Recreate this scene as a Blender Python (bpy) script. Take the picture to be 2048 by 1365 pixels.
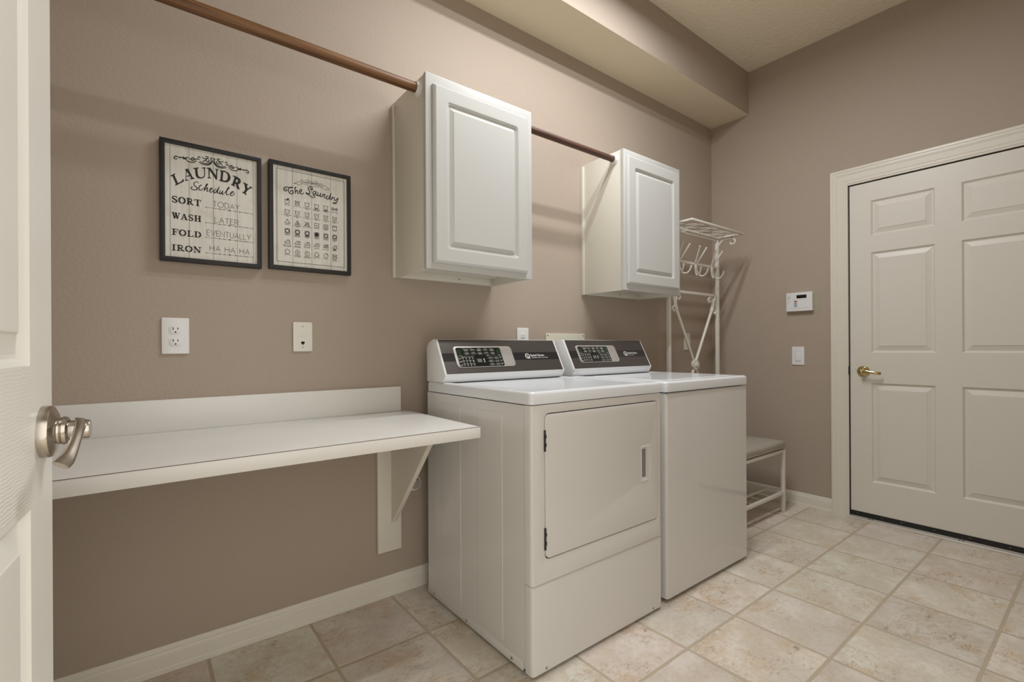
import bpy, bmesh, math, random
from mathutils import Matrix, Vector

for o in list(bpy.data.objects):
    bpy.data.objects.remove(o, do_unlink=True)
SC = bpy.context.scene
COL = SC.collection
PI = math.pi

# ------------------------------------------------------------------ camera
CAM_Z = 1.065
YAW, ROLL = 0.66236, -0.005433
fwd = Vector((math.sin(YAW), math.cos(YAW), 0))
rgt = Vector((math.cos(YAW), -math.sin(YAW), 0))
upv = Vector((0, 0, 1))
r3 = rgt * math.cos(ROLL) + upv * math.sin(ROLL)
u3 = upv * math.cos(ROLL) - rgt * math.sin(ROLL)
cam = bpy.data.cameras.new('camera')
cam.sensor_width = 36.0
cam.lens = 954.63 * 36.0 / 2048.0
cam.shift_y = 14.1 / 2048.0
cam.clip_start = 0.01
cam_o = bpy.data.objects.new('camera', cam)
COL.objects.link(cam_o)
cam_o.matrix_world = Matrix(((r3.x, u3.x, -fwd.x, 0), (r3.y, u3.y, -fwd.y, 0), (r3.z, u3.z, -fwd.z, CAM_Z), (0, 0, 0, 1)))
SC.camera = cam_o

# ------------------------------------------------------------------ world, colour management
w = bpy.data.worlds.new('world')
SC.world = w
w.use_nodes = True
w.node_tree.nodes['Background'].inputs[0].default_value = (1.0, 0.955, 0.875, 1)
w.node_tree.nodes['Background'].inputs[1].default_value = 1.9
SC.view_settings.view_transform = 'Standard'
SC.view_settings.look = 'None'
SC.view_settings.gamma = 1.0
SC.view_settings.use_curve_mapping = False
SC.view_settings.exposure = 0.1

# ------------------------------------------------------------------ ceiling lamp (two long tubes, above the frame)
TUBE_W = 16.2
TUBES = []
for ty in (0.93, 1.19):
    L = bpy.data.lights.new('ceiling_tube_light', 'AREA')
    L.shape = 'RECTANGLE'
    L.size = 1.12
    L.size_y = 0.06
    L.energy = TUBE_W
    L.color = (0.97, 0.985, 1.0)
    lo = bpy.data.objects.new('ceiling_tube_light', L)
    lo.location = (1.63, ty, 2.955)
    COL.objects.link(lo)
    TUBES.append(lo)

# ------------------------------------------------------------------ materials
MATS = {}

def mat(name, col, rough=0.5, metal=0.0, spec=0.5, bump=None, coat=0.0):
    """bump = (kind, scale, strength, distance)"""
    m = bpy.data.materials.new(name)
    m.use_nodes = True
    nt = m.node_tree
    b = nt.nodes['Principled BSDF']
    b.inputs['Base Color'].default_value = (*col, 1)
    b.inputs['Roughness'].default_value = rough
    b.inputs['Metallic'].default_value = metal
    b.inputs['Specular IOR Level'].default_value = spec
    if coat:
        b.inputs['Coat Weight'].default_value = coat
        b.inputs['Coat Roughness'].default_value = 0.06
    if bump:
        kind, scale, strength, dist = bump[:4]
        g = nt.nodes.new('ShaderNodeNewGeometry')
        mp = nt.nodes.new('ShaderNodeMapping')
        mp.inputs['Scale'].default_value = bump[4] if len(bump) > 4 else (1, 1, 1)
        nt.links.new(g.outputs['Position'], mp.inputs['Vector'])
        t = nt.nodes.new('ShaderNodeTexNoise')
        t.inputs['Scale'].default_value = scale
        t.inputs['Detail'].default_value = 3
        nt.links.new(mp.outputs['Vector'], t.inputs['Vector'])
        bp = nt.nodes.new('ShaderNodeBump')
        bp.inputs['Strength'].default_value = strength
        bp.inputs['Distance'].default_value = dist
        nt.links.new(t.outputs['Fac'], bp.inputs['Height'])
        nt.links.new(bp.outputs['Normal'], b.inputs['Normal'])
    MATS[name] = m
    return m

WALL = mat('wall_taupe_paint', (0.440, 0.366, 0.300), 0.62, spec=0.3, bump=('n', 90, 0.14, 0.01))
CEIL = mat('ceiling_cream_texture', (0.90, 0.82, 0.66), 0.8, spec=0.2, bump=('n', 38, 0.35, 0.02))
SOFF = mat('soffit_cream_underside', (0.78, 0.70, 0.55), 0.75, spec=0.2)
TRIM = mat('trim_white_paint', (0.78, 0.745, 0.66), 0.32)
DOORW = mat('door_white_paint', (0.76, 0.735, 0.665), 0.36, bump=('n', 60, 0.12, 0.003, (0.6, 0.6, 7)))
DOOR2 = mat('open_door_white_paint', (0.76, 0.745, 0.695), 0.38)
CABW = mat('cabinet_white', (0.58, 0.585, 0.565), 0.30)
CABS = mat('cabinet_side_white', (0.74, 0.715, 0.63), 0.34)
LAM = mat('laminate_white', (0.80, 0.79, 0.755), 0.33)
LAMD = mat('laminate_seam', (0.17, 0.13, 0.10), 0.6)
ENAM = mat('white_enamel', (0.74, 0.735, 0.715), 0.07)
ENAMT = mat('white_enamel_lit_top', (0.80, 0.83, 0.86), 0.13)  # lighter and bluer than the sides: overhead light put into the colour
PLASW = mat('white_plastic', (0.82, 0.83, 0.83), 0.28)
PLASI = mat('ivory_plastic', (0.80, 0.78, 0.70), 0.35)
PLASB = mat('cream_cover', (0.72, 0.71, 0.58), 0.4)
PANEL = mat('console_graphite', (0.10, 0.088, 0.082), 0.34, metal=0.45, bump=('n', 40, 0.05, 0.002, (0.15, 6, 25)))
STRIPE = mat('console_stripe', (0.022, 0.022, 0.024), 0.22)
SILVER = mat('console_silver', (0.50, 0.48, 0.45), 0.36, metal=0.35)
BLACKG = mat('display_black', (0.010, 0.012, 0.010), 0.12)
LCD = mat('display_grey', (0.16, 0.17, 0.15), 0.3)
INKW = mat('ink_white', (0.80, 0.80, 0.79), 0.5)
INKG = mat('ink_grey', (0.42, 0.44, 0.40), 0.5)
INKGR = mat('ink_green', (0.05, 0.20, 0.10), 0.5)
INK = mat('ink_black', (0.012, 0.012, 0.012), 0.6)
INKS = mat('ink_soft', (0.055, 0.052, 0.045), 0.6)
FRAME = mat('frame_black_wood', (0.014, 0.0135, 0.0135), 0.5, bump=('n', 120, 0.3, 0.004))
HOLE = mat('dark_hole', (0.006, 0.006, 0.006), 0.8)
RUBB = mat('black_rubber', (0.010, 0.010, 0.010), 0.55)
ALU = mat('aluminium', (0.86, 0.84, 0.80), 0.42, metal=0.55)
NICK = mat('satin_nickel', (0.50, 0.46, 0.41), 0.25, metal=1.0)
BRASS = mat('polished_brass', (0.62, 0.50, 0.25), 0.12, metal=1.0)
STEEL = mat('screw_steel', (0.42, 0.42, 0.38), 0.35, metal=1.0)
HINGE = mat('hinge_dark_steel', (0.045, 0.042, 0.04), 0.4, metal=0.5)
RACK = mat('rack_white_metal', (0.76, 0.73, 0.66), 0.42, bump=('n', 90, 0.15, 0.003))
PATCH = mat('bare_primer_patch', (0.41, 0.378, 0.285), 0.8, spec=0.2, bump=('n', 70, 0.25, 0.01))
RED = mat('key_red', (0.30, 0.03, 0.03), 0.5)
BLUE = mat('key_blue', (0.13, 0.32, 0.44), 0.5)
DKBLUE = mat('key_slate', (0.07, 0.09, 0.12), 0.5)
LED = mat('tube_diffuser', (0.9, 0.9, 0.88), 0.5)

def nn(nt, t, **kw):
    n = nt.nodes.new(t)
    for k, v in kw.items():
        setattr(n, k, v)
    return n

def mth(nt, op, a, b=None, c=None):
    n = nn(nt, 'ShaderNodeMath', operation=op)
    for i, v in enumerate((a, b, c)):
        if v is None:
            continue
        if isinstance(v, (int, float)):
            n.inputs[i].default_value = v
        else:
            nt.links.new(v, n.inputs[i])
    return n.outputs[0]

def mixc(nt, fac, a, b, blend='MIX'):
    n = nn(nt, 'ShaderNodeMix', data_type='RGBA', blend_type=blend)
    for i, v in ((0, fac), (6, a), (7, b)):
        if isinstance(v, (int, float)):
            n.inputs[i].default_value = v
        elif isinstance(v, tuple):
            n.inputs[i].default_value = (*v, 1)
        else:
            nt.links.new(v, n.inputs[i])
    return n.outputs[2]

def noise(nt, vec, scale, detail=4, rough=0.55, dist=0.0):
    n = nn(nt, 'ShaderNodeTexNoise')
    n.inputs['Scale'].default_value = scale
    n.inputs['Detail'].default_value = detail
    n.inputs['Roughness'].default_value = rough
    n.inputs['Distortion'].default_value = dist
    nt.links.new(vec, n.inputs['Vector'])
    return n

def ramp(nt, fac, a, b):
    n = nn(nt, 'ShaderNodeMapRange', clamp=True)
    n.interpolation_type = 'SMOOTHSTEP'
    n.inputs[1].default_value = a
    n.inputs[2].default_value = b
    nt.links.new(fac, n.inputs[0])
    return n.outputs[0]

def tile_material():
    m = bpy.data.materials.new('stone_look_floor_tile')
    m.use_nodes = True
    nt = m.node_tree
    b = nt.nodes['Principled BSDF']
    g = nn(nt, 'ShaderNodeNewGeometry')
    sx = nn(nt, 'ShaderNodeSeparateXYZ')
    nt.links.new(g.outputs['Position'], sx.inputs[0])
    # wobble of the hand-cut tile edges
    wob = noise(nt, g.outputs['Position'], 28, 2).outputs['Fac']
    wv = mth(nt, 'MULTIPLY', mth(nt, 'SUBTRACT', wob, 0.5), 0.005)
    tx = mth(nt, 'DIVIDE', mth(nt, 'ADD', mth(nt, 'SUBTRACT', sx.outputs[0], 0.1815 - 0.3343 * 4), wv), 0.3343)
    ty = mth(nt, 'DIVIDE', mth(nt, 'ADD', mth(nt, 'SUBTRACT', sx.outputs[1], 0.951 - 0.3315 * 8), wv), 0.3315)
    fx = mth(nt, 'FRACT', tx); fy = mth(nt, 'FRACT', ty)
    ix = mth(nt, 'FLOOR', tx); iy = mth(nt, 'FLOOR', ty)
    ex = mth(nt, 'MINIMUM', fx, mth(nt, 'SUBTRACT', 1.0, fx))
    ey = mth(nt, 'MINIMUM', fy, mth(nt, 'SUBTRACT', 1.0, fy))
    ed = mth(nt, 'MINIMUM', ex, ey)
    tile = ramp(nt, ed, 0.0135, 0.020)          # 0 = grout, 1 = tile
    cid = nn(nt, 'ShaderNodeCombineXYZ')
    nt.links.new(ix, cid.inputs[0]); nt.links.new(iy, cid.inputs[1])
    wn = nn(nt, 'ShaderNodeTexWhiteNoise', noise_dimensions='3D')
    nt.links.new(cid.outputs[0], wn.inputs['Vector'])
    # per tile offset of the pattern
    off = nn(nt, 'ShaderNodeVectorMath', operation='SCALE')
    off.inputs['Scale'].default_value = 7.0
    nt.links.new(wn.outputs['Color'], off.inputs[0])
    vec = nn(nt, 'ShaderNodeVectorMath', operation='ADD')
    nt.links.new(g.outputs['Position'], vec.inputs[0]); nt.links.new(off.outputs[0], vec.inputs[1])
    v = vec.outputs[0]
    n1 = noise(nt, v, 8.0, 6, 0.68).outputs['Fac']
    n2 = noise(nt, v, 6.0, 6, 0.7, 0.5).outputs['Fac']
    n3 = noise(nt, v, 55, 5, 0.72).outputs['Fac']
    n4 = noise(nt, v, 3.2, 3).outputs['Fac']
    base = mixc(nt, ramp(nt, n1, 0.38, 0.62), (0.73, 0.645, 0.53), (0.84, 0.785, 0.70))
    base = mixc(nt, mth(nt, 'MULTIPLY', ramp(nt, n4, 0.47, 0.62), 0.55), base, (0.66, 0.605, 0.53))
    base = mixc(nt, mth(nt, 'MULTIPLY', ramp(nt, n2, 0.52, 0.66), 0.62), base, (0.68, 0.52, 0.345))
    base = mixc(nt, mth(nt, 'MULTIPLY', ramp(nt, n3, 0.44, 0.66), 0.40), base, (0.58, 0.495, 0.395))
    tint = mixc(nt, 0.16, (1, 1, 1), wn.outputs['Color'])
    hs = nn(nt, 'ShaderNodeHueSaturation')
    hs.inputs['Saturation'].default_value = 0.25
    nt.links.new(tint, hs.inputs['Color'])
    base = mixc(nt, 1.0, base, hs.outputs['Color'], 'MULTIPLY')
    # small worn pits: stretched noise
    mp = nn(nt, 'ShaderNodeMapping')
    mp.inputs['Scale'].default_value = (0.75, 1.7, 1.0)
    mp.inputs['Rotation'].default_value = (0, 0, 0.35)
    nt.links.new(v, mp.inputs['Vector'])
    p1 = noise(nt, mp.outputs[0], 40, 4, 0.62, 2.0).outputs['Fac']
    rdg = mth(nt, 'ABSOLUTE', mth(nt, 'SUBTRACT', p1, 0.5))          # thin crack-like lines
    p2 = noise(nt, v, 6.0, 3).outputs['Fac']
    p3 = noise(nt, mp.outputs[0], 36, 4, 0.6, 1.2).outputs['Fac']
    crack = mth(nt, 'MULTIPLY', mth(nt, 'SUBTRACT', 1.0, ramp(nt, rdg, 0.012, 0.028)), mth(nt, 'MULTIPLY', ramp(nt, p2, 0.49, 0.57), ramp(nt, p3, 0.52, 0.57)))
    blob = mth(nt, 'MULTIPLY', ramp(nt, p3, 0.66, 0.70), ramp(nt, p2, 0.48, 0.58))
    pit = mth(nt, 'MAXIMUM', crack, blob)
    base = mixc(nt, mth(nt, 'MULTIPLY', pit, 0.75), base, (0.25, 0.15, 0.085))
    gn = noise(nt, g.outputs['Position'], 60, 3).outputs['Fac']
    grout = mixc(nt, gn, (0.50, 0.42, 0.315), (0.58, 0.495, 0.38))
    colr = mixc(nt, tile, grout, base)
    nt.links.new(colr, b.inputs['Base Color'])
    rg = mth(nt, 'ADD', mth(nt, 'MULTIPLY', tile, -0.30), 0.78)
    nt.links.new(rg, b.inputs['Roughness'])
    b.inputs['Specular IOR Level'].default_value = 0.35
    hgt = mth(nt, 'ADD', mth(nt, 'MULTIPLY', ramp(nt, ed, 0.008, 0.028), 1.0), mth(nt, 'MULTIPLY', n3, 0.12))
    hgt = mth(nt, 'SUBTRACT', hgt, mth(nt, 'MULTIPLY', pit, 0.10))
    bp = nn(nt, 'ShaderNodeBump')
    bp.inputs['Strength'].default_value = 0.4
    bp.inputs['Distance'].default_value = 0.004
    nt.links.new(hgt, bp.inputs['Height'])
    nt.links.new(bp.outputs['Normal'], b.inputs['Normal'])
    return m

def wood_material(name, dark, light):
    m = bpy.data.materials.new(name)
    m.use_nodes = True
    nt = m.node_tree
    b = nt.nodes['Principled BSDF']
    g = nn(nt, 'ShaderNodeNewGeometry')
    mp = nn(nt, 'ShaderNodeMapping')
    mp.inputs['Scale'].default_value = (1.3, 60, 60)
    nt.links.new(g.outputs['Position'], mp.inputs['Vector'])
    n1 = noise(nt, mp.outputs[0], 2.2, 5, 0.6, 0.3).outputs['Fac']
    c = mixc(nt, ramp(nt, n1, 0.33, 0.68), dark, light)
    nt.links.new(c, b.inputs['Base Color'])
    b.inputs['Roughness'].default_value = 0.48
    return m

def plank_material(name):
    """whitewashed boards: faint vertical streaks"""
    m = bpy.data.materials.new(name)
    m.use_nodes = True
    nt = m.node_tree
    b = nt.nodes['Principled BSDF']
    g = nn(nt, 'ShaderNodeNewGeometry')
    mp = nn(nt, 'ShaderNodeMapping')
    mp.inputs['Scale'].default_value = (90, 1, 5)
    nt.links.new(g.outputs['Position'], mp.inputs['Vector'])
    n1 = noise(nt, mp.outputs[0], 1.0, 4, 0.6).outputs['Fac']
    n2 = noise(nt, g.outputs['Position'], 16, 3).outputs['Fac']
    c = mixc(nt, ramp(nt, n1, 0.3, 0.75), (0.76, 0.755, 0.70), (0.66, 0.645, 0.58))
    c = mixc(nt, mth(nt, 'MULTIPLY', ramp(nt, n2, 0.52, 0.7), 0.4), c, (0.57, 0.54, 0.45))
    nt.links.new(c, b.inputs['Base Color'])
    b.inputs['Roughness'].default_value = 0.7
    return m

def fabric_material():
    m = mat('cushion_linen', (0.33, 0.295, 0.245), 0.9, spec=0.15)
    nt = m.node_tree
    b = nt.nodes['Principled BSDF']
    g = nn(nt, 'ShaderNodeNewGeometry')
    n1 = noise(nt, g.outputs['Position'], 260, 2)
    c = mixc(nt, ramp(nt, n1.outputs['Fac'], 0.3, 0.7), (0.31, 0.28, 0.235), (0.47, 0.425, 0.36))
    nt.links.new(c, b.inputs['Base Color'])
    bp = nn(nt, 'ShaderNodeBump')
    bp.inputs['Strength'].default_value = 0.5
    bp.inputs['Distance'].default_value = 0.002
    nt.links.new(n1.outputs['Fac'], bp.inputs['Height'])
    nt.links.new(bp.outputs['Normal'], b.inputs['Normal'])
    return m

def grain_door_material():
    """moulded wood-grain of the open door: wavy ridges"""
    m = DOOR2
    nt = m.node_tree
    b = nt.nodes['Principled BSDF']
    tc = nn(nt, 'ShaderNodeTexCoord')
    mp = nn(nt, 'ShaderNodeMapping')
    mp.inputs['Scale'].default_value = (1, 1, 1)
    nt.links.new(tc.outputs['Object'], mp.inputs['Vector'])
    wv = nn(nt, 'ShaderNodeTexWave', wave_type='BANDS', bands_direction='Z')
    wv.inputs['Scale'].default_value = 70
    wv.inputs['Distortion'].default_value = 5.0
    wv.inputs['Detail'].default_value = 2
    wv.inputs['Detail Scale'].default_value = 0.6
    nt.links.new(mp.outputs[0], wv.inputs['Vector'])
    sx = nn(nt, 'ShaderNodeSeparateXYZ')
    nt.links.new(tc.outputs['Object'], sx.inputs[0])
    # rails only (the stiles and panels are smooth): between the two panels
    z = sx.outputs[2]
    k = mth(nt, 'MULTIPLY', mth(nt, 'GREATER_THAN', z, 0.88), mth(nt, 'LESS_THAN', z, 1.045))
    k2 = mth(nt, 'LESS_THAN', sx.outputs[0], 0.82)
    bp = nn(nt, 'ShaderNodeBump')
    bp.inputs['Distance'].default_value = 0.0005
    nt.links.new(mth(nt, 'MULTIPLY', mth(nt, 'MULTIPLY', k, k2), 0.5), bp.inputs['Strength'])
    nt.links.new(wv.outputs['Fac'], bp.inputs['Height'])
    nt.links.new(bp.outputs['Normal'], b.inputs['Normal'])

TILE = tile_material()
WOODL = wood_material('rod_oak', (0.105, 0.043, 0.014), (0.26, 0.125, 0.045))
WOODD = wood_material('rod_walnut', (0.060, 0.026, 0.018), (0.12, 0.055, 0.040))
PLANK = plank_material('whitewashed_boards')
LINEN = fabric_material()
grain_door_material()

# ------------------------------------------------------------------ geometry helpers
ID = Matrix.Identity(4)

def basis(o, u, v, w_):
    u, v, w_ = Vector(u), Vector(v), Vector(w_)
    return Matrix(((u.x, v.x, w_.x, o[0]), (u.y, v.y, w_.y, o[1]), (u.z, v.z, w_.z, o[2]), (0, 0, 0, 1)))

def facing_front(y):       # u = x, v = z, w towards the room (-y)
    return basis((0, y, 0), (1, 0, 0), (0, 0, 1), (0, -1, 0))

def facing_left(x):        # u = -y, v = z, w towards -x
    return basis((x, 0, 0), (0, -1, 0), (0, 0, 1), (-1, 0, 0))

def BM():
    return bmesh.new()

def join(dst, src, M=ID):
    me = bpy.data.meshes.new('tmp')
    src.to_mesh(me)
    src.free()
    me.transform(M)
    if M.determinant() < 0:
        me.flip_normals()
    dst.from_mesh(me)
    bpy.data.meshes.remove(me)
    return dst

def box(dst, a, b, r=0.0, seg=2, M=ID, sel=None):
    """axis box from a to b, edges rounded by r; sel(e) -> bool picks the edges"""
    t = BM()
    bmesh.ops.create_cube(t, size=1.0)
    for v in t.verts:
        v.co = Vector([(a[i] + b[i]) / 2 + v.co[i] * (b[i] - a[i]) for i in range(3)])
    if r:
        es = [e for e in t.edges if sel is None or sel(e)]
        bmesh.ops.bevel(t, geom=es, offset=r, segments=seg, affect='EDGES', profile=0.5)
    return join(dst, t, M)

def rrect(u0, u1, v0, v1, r, n=6):
    if r <= 0:
        return [(u0, v0), (u1, v0), (u1, v1), (u0, v1)]
    pts = []
    for cx, cy, a0 in ((u1 - r, v0 + r, -90), (u1 - r, v1 - r, 0), (u0 + r, v1 - r, 90), (u0 + r, v0 + r, 180)):
        for i in range(n + 1):
            a = math.radians(a0 + 90 * i / n)
            pts.append((cx + r * math.cos(a), cy + r * math.sin(a)))
    return pts

def circ(cx, cy, r, n=28, ry=None):
    return [(cx + r * math.cos(2 * PI * i / n), cy + (ry or r) * math.sin(2 * PI * i / n)) for i in range(n)]

def plate(dst, loops, M, w0, w1, bev=0.0, res=2):
    """flat plate with holes (first loop outside, others holes) between w0 and w1"""
    cu = bpy.data.curves.new('tmp', 'CURVE')
    cu.dimensions = '2D'
    cu.fill_mode = 'BOTH'
    for lp in loops:
        sp = cu.splines.new('POLY')
        sp.points.add(len(lp) - 1)
        for p, (u, v) in zip(sp.points, lp):
            p.co = (u, v, 0, 1)
        sp.use_cyclic_u = True
    h = (w1 - w0) / 2
    cu.extrude = max(h - bev, 0)
    cu.bevel_depth = bev
    cu.bevel_resolution = res
    cu.offset = -bev
    ob = bpy.data.objects.new('tmp', cu)
    me = bpy.data.meshes.new_from_object(ob)
    bpy.data.objects.remove(ob)
    bpy.data.curves.remove(cu)
    t = BM()
    t.from_mesh(me)
    bpy.data.meshes.remove(me)
    bmesh.ops.remove_doubles(t, verts=t.verts, dist=1e-6)
    bmesh.ops.recalc_face_normals(t, faces=t.faces)
    for v in t.verts:
        v.co.z += (w0 + w1) / 2
    return join(dst, t, M)

def catmull(pts, n=5, closed=False):
    if len(pts) < 3:
        return [Vector(p) for p in pts]
    P = [Vector(p) for p in pts]
    out = []
    m = len(P)
    rng = range(m if closed else m - 1)
    for i in rng:
        p0 = P[(i - 1) % m] if closed or i > 0 else P[0]
        p1, p2 = P[i], P[(i + 1) % m]
        p3 = P[(i + 2) % m] if closed or i + 2 < m else P[-1]
        for k in range(n):
            t = k / n
            out.append(0.5 * ((2 * p1) + (p2 - p0) * t + (2 * p0 - 5 * p1 + 4 * p2 - p3) * t * t + (3 * p1 - p0 - 3 * p2 + p3) * t ** 3))
    if not closed:
        out.append(P[-1])
    return out

def tube(dst, pts, r, n=10, closed=False, cap=True, flat=None, M=ID):
    """round bar along points; r may be a list; flat = (a, b, ref) gives an elliptic/flat section"""
    t = BM()
    P = [Vector(p) for p in pts]
    m = len(P)
    rings = []
    prev = None
    for i in range(m):
        if closed:
            d = P[(i + 1) % m] - P[(i - 1) % m]
        else:
            d = P[min(i + 1, m - 1)] - P[max(i - 1, 0)]
        d.normalize()
        if prev is None:
            ref = Vector(flat[2]) if flat else (Vector((0, 0, 1)) if abs(d.z) < 0.9 else Vector((1, 0, 0)))
        else:
            ref = prev
        s = (ref - d * ref.dot(d))
        if s.length < 1e-6:
            s = d.orthogonal()
        s.normalize()
        prev = s
        q = d.cross(s)
        rr = r[i] if isinstance(r, (list, tuple)) else r
        ring = []
        for k in range(n):
            a = 2 * PI * (k + 0.5) / n
            if flat:
                c, sn = math.cos(a), math.sin(a)
                if n == 4:
                    c, sn = math.copysign(1, c), math.copysign(1, sn)
                ring.append(t.verts.new(P[i] + s * (flat[0] * c * rr) + q * (flat[1] * sn * rr)))
            else:
                ring.append(t.verts.new(P[i] + s * (rr * math.cos(a)) + q * (rr * math.sin(a))))
        rings.append(ring)
    for i in range(m if closed else m - 1):
        A, B = rings[i], rings[(i + 1) % m]
        for k in range(n):
            t.faces.new((A[k], A[(k + 1) % n], B[(k + 1) % n], B[k]))
    if cap and not closed:
        t.faces.new(rings[0][::-1])
        t.faces.new(rings[-1])
    bmesh.ops.recalc_face_normals(t, faces=t.faces)
    return join(dst, t, M)

def lathe(dst, prof, o, axis, n=32):
    """prof = [(r, h)], turned about the axis through o"""
    t = BM()
    ax = Vector(axis).normalized()
    s = ax.orthogonal().normalized()
    q = ax.cross(s)
    o = Vector(o)
    rings = []
    for r, h in prof:
        if r < 1e-6:
            rings.append([t.verts.new(o + ax * h)])
        else:
            rings.append([t.verts.new(o + ax * h + (s * math.cos(2 * PI * k / n) + q * math.sin(2 * PI * k / n)) * r) for k in range(n)])
    for A, B in zip(rings, rings[1:]):
        for k in range(n):
            k2 = (k + 1) % n
            if len(A) == 1 and len(B) == 1:
                continue
            if len(A) == 1:
                t.faces.new((A[0], B[k], B[k2]))
            elif len(B) == 1:
                t.faces.new((A[k], A[k2], B[0]))
            else:
                t.faces.new((A[k], A[k2], B[k2], B[k]))
    bmesh.ops.recalc_face_normals(t, faces=t.faces)
    return join(dst, t)

def prism(dst, loop, M, w0, w1, r=0.0):
    t = BM()
    A = [t.verts.new((u, v, w0)) for u, v in loop]
    B = [t.verts.new((u, v, w1)) for u, v in loop]
    n = len(loop)
    t.faces.new(A[::-1]); t.faces.new(B)
    for i in range(n):
        t.faces.new((A[i], A[(i + 1) % n], B[(i + 1) % n], B[i]))
    bmesh.ops.recalc_face_normals(t, faces=t.faces)
    if r:
        bmesh.ops.bevel(t, geom=list(t.edges), offset=r, segments=2, affect='EDGES', profile=0.5)
    return join(dst, t, M)

def ribbon(dst, pts, wd, M, w_=0.0, closed=False):
    """flat printed stroke of width wd in the plane of M"""
    P = [Vector((p[0], p[1])) for p in pts]
    if closed:
        P = P + [P[0]]
    m = len(P)
    L, R = [], []
    for i in range(m):
        if closed and i in (0, m - 1):
            d0 = (P[0] - P[m - 2]); d1 = (P[1] - P[0])
        else:
            d0 = P[i] - P[max(i - 1, 0)]; d1 = P[min(i + 1, m - 1)] - P[i]
        if d0.length < 1e-9: d0 = d1
        if d1.length < 1e-9: d1 = d0
        if d0.length < 1e-9:
            continue
        d0 = d0.normalized(); d1 = d1.normalized()
        tt = d0 + d1
        tt = tt.normalized() if tt.length > 1e-6 else d0
        nrm = Vector((-tt.y, tt.x))
        k = min(1.0 / max(abs(Vector((-d0.y, d0.x)).dot(nrm)), 0.5), 2.0)
        ww = (wd[i] if isinstance(wd, (list, tuple)) else wd) / 2
        L.append(P[i] + nrm * ww * k); R.append(P[i] - nrm * ww * k)
    V = [(dst.verts.new(M @ Vector((a.x, a.y, w_))), dst.verts.new(M @ Vector((b.x, b.y, w_)))) for a, b in zip(L, R)]
    for (a, b), (c, d) in zip(V, V[1:]):
        dst.faces.new((a, b, d, c))

def fillpoly(dst, pts, M, w_=0.0):
    dst.faces.new([dst.verts.new(M @ Vector((p[0], p[1], w_))) for p in pts])

def ring_panel(dst, rings, M):
    """nested loops of equal length [(loop, w)], last one is filled"""
    R = [[dst.verts.new(M @ Vector((u, v, w_))) for u, v in lp] for lp, w_ in rings]
    n = len(R[0])
    for A, B in zip(R, R[1:]):
        for i in range(n):
            dst.faces.new((A[i], A[(i + 1) % n], B[(i + 1) % n], B[i]))
    dst.faces.new(R[-1])

def inset(u0, u1, v0, v1, d, r=0.0, n=5):
    return rrect(u0 + d, u1 - d, v0 + d, v1 - d, max(r, 0), n)

# ------------------------------------------------------------------ object helpers
def wloc(o):
    v = Vector((0, 0, 0))
    while o:
        v += o.location
        o = o.parent
    return v

def part(name, bm, m, parent=None, smooth=35, local=False, label=None):
    if parent is not None and not local:
        bmesh.ops.translate(bm, verts=bm.verts, vec=-wloc(parent))
    me = bpy.data.meshes.new(name)
    bm.to_mesh(me)
    bm.free()
    for mm in (m if isinstance(m, (list, tuple)) else [m]):
        me.materials.append(mm)
    if smooth:
        me.polygons.foreach_set('use_smooth', [True] * len(me.polygons))
        me.set_sharp_from_angle(angle=math.radians(smooth))
    o = bpy.data.objects.new(name, me)
    COL.objects.link(o)
    if parent is not None:
        o.parent = parent
    if label:
        o['label'] = label
    return o

def thing(name, label, cat, loc, group=None):
    o = bpy.data.objects.new(name, None)
    o.empty_display_size = 0.05
    COL.objects.link(o)
    o.location = loc
    o['label'] = label
    o['category'] = cat
    if group:
        o['group'] = group
    return o

def struct(name, bm, m, label=None, cat=None, smooth=35):
    o = part(name, bm, m, None, smooth)
    o['kind'] = 'structure'
    if label: o['label'] = label
    if cat: o['category'] = cat
    return o

def sroot(name, label, cat, loc):
    o = thing(name, label, cat, loc)
    o['kind'] = 'structure'
    return o

# ------------------------------------------------------------------ lettering: stroke glyphs, unit height, (strokes, advance)
def arc(cx, cy, rx, ry, a0, a1, n=9):
    return [(cx + rx * math.cos(math.radians(a0 + (a1 - a0) * i / n)), cy + ry * math.sin(math.radians(a0 + (a1 - a0) * i / n))) for i in range(n + 1)]

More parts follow.
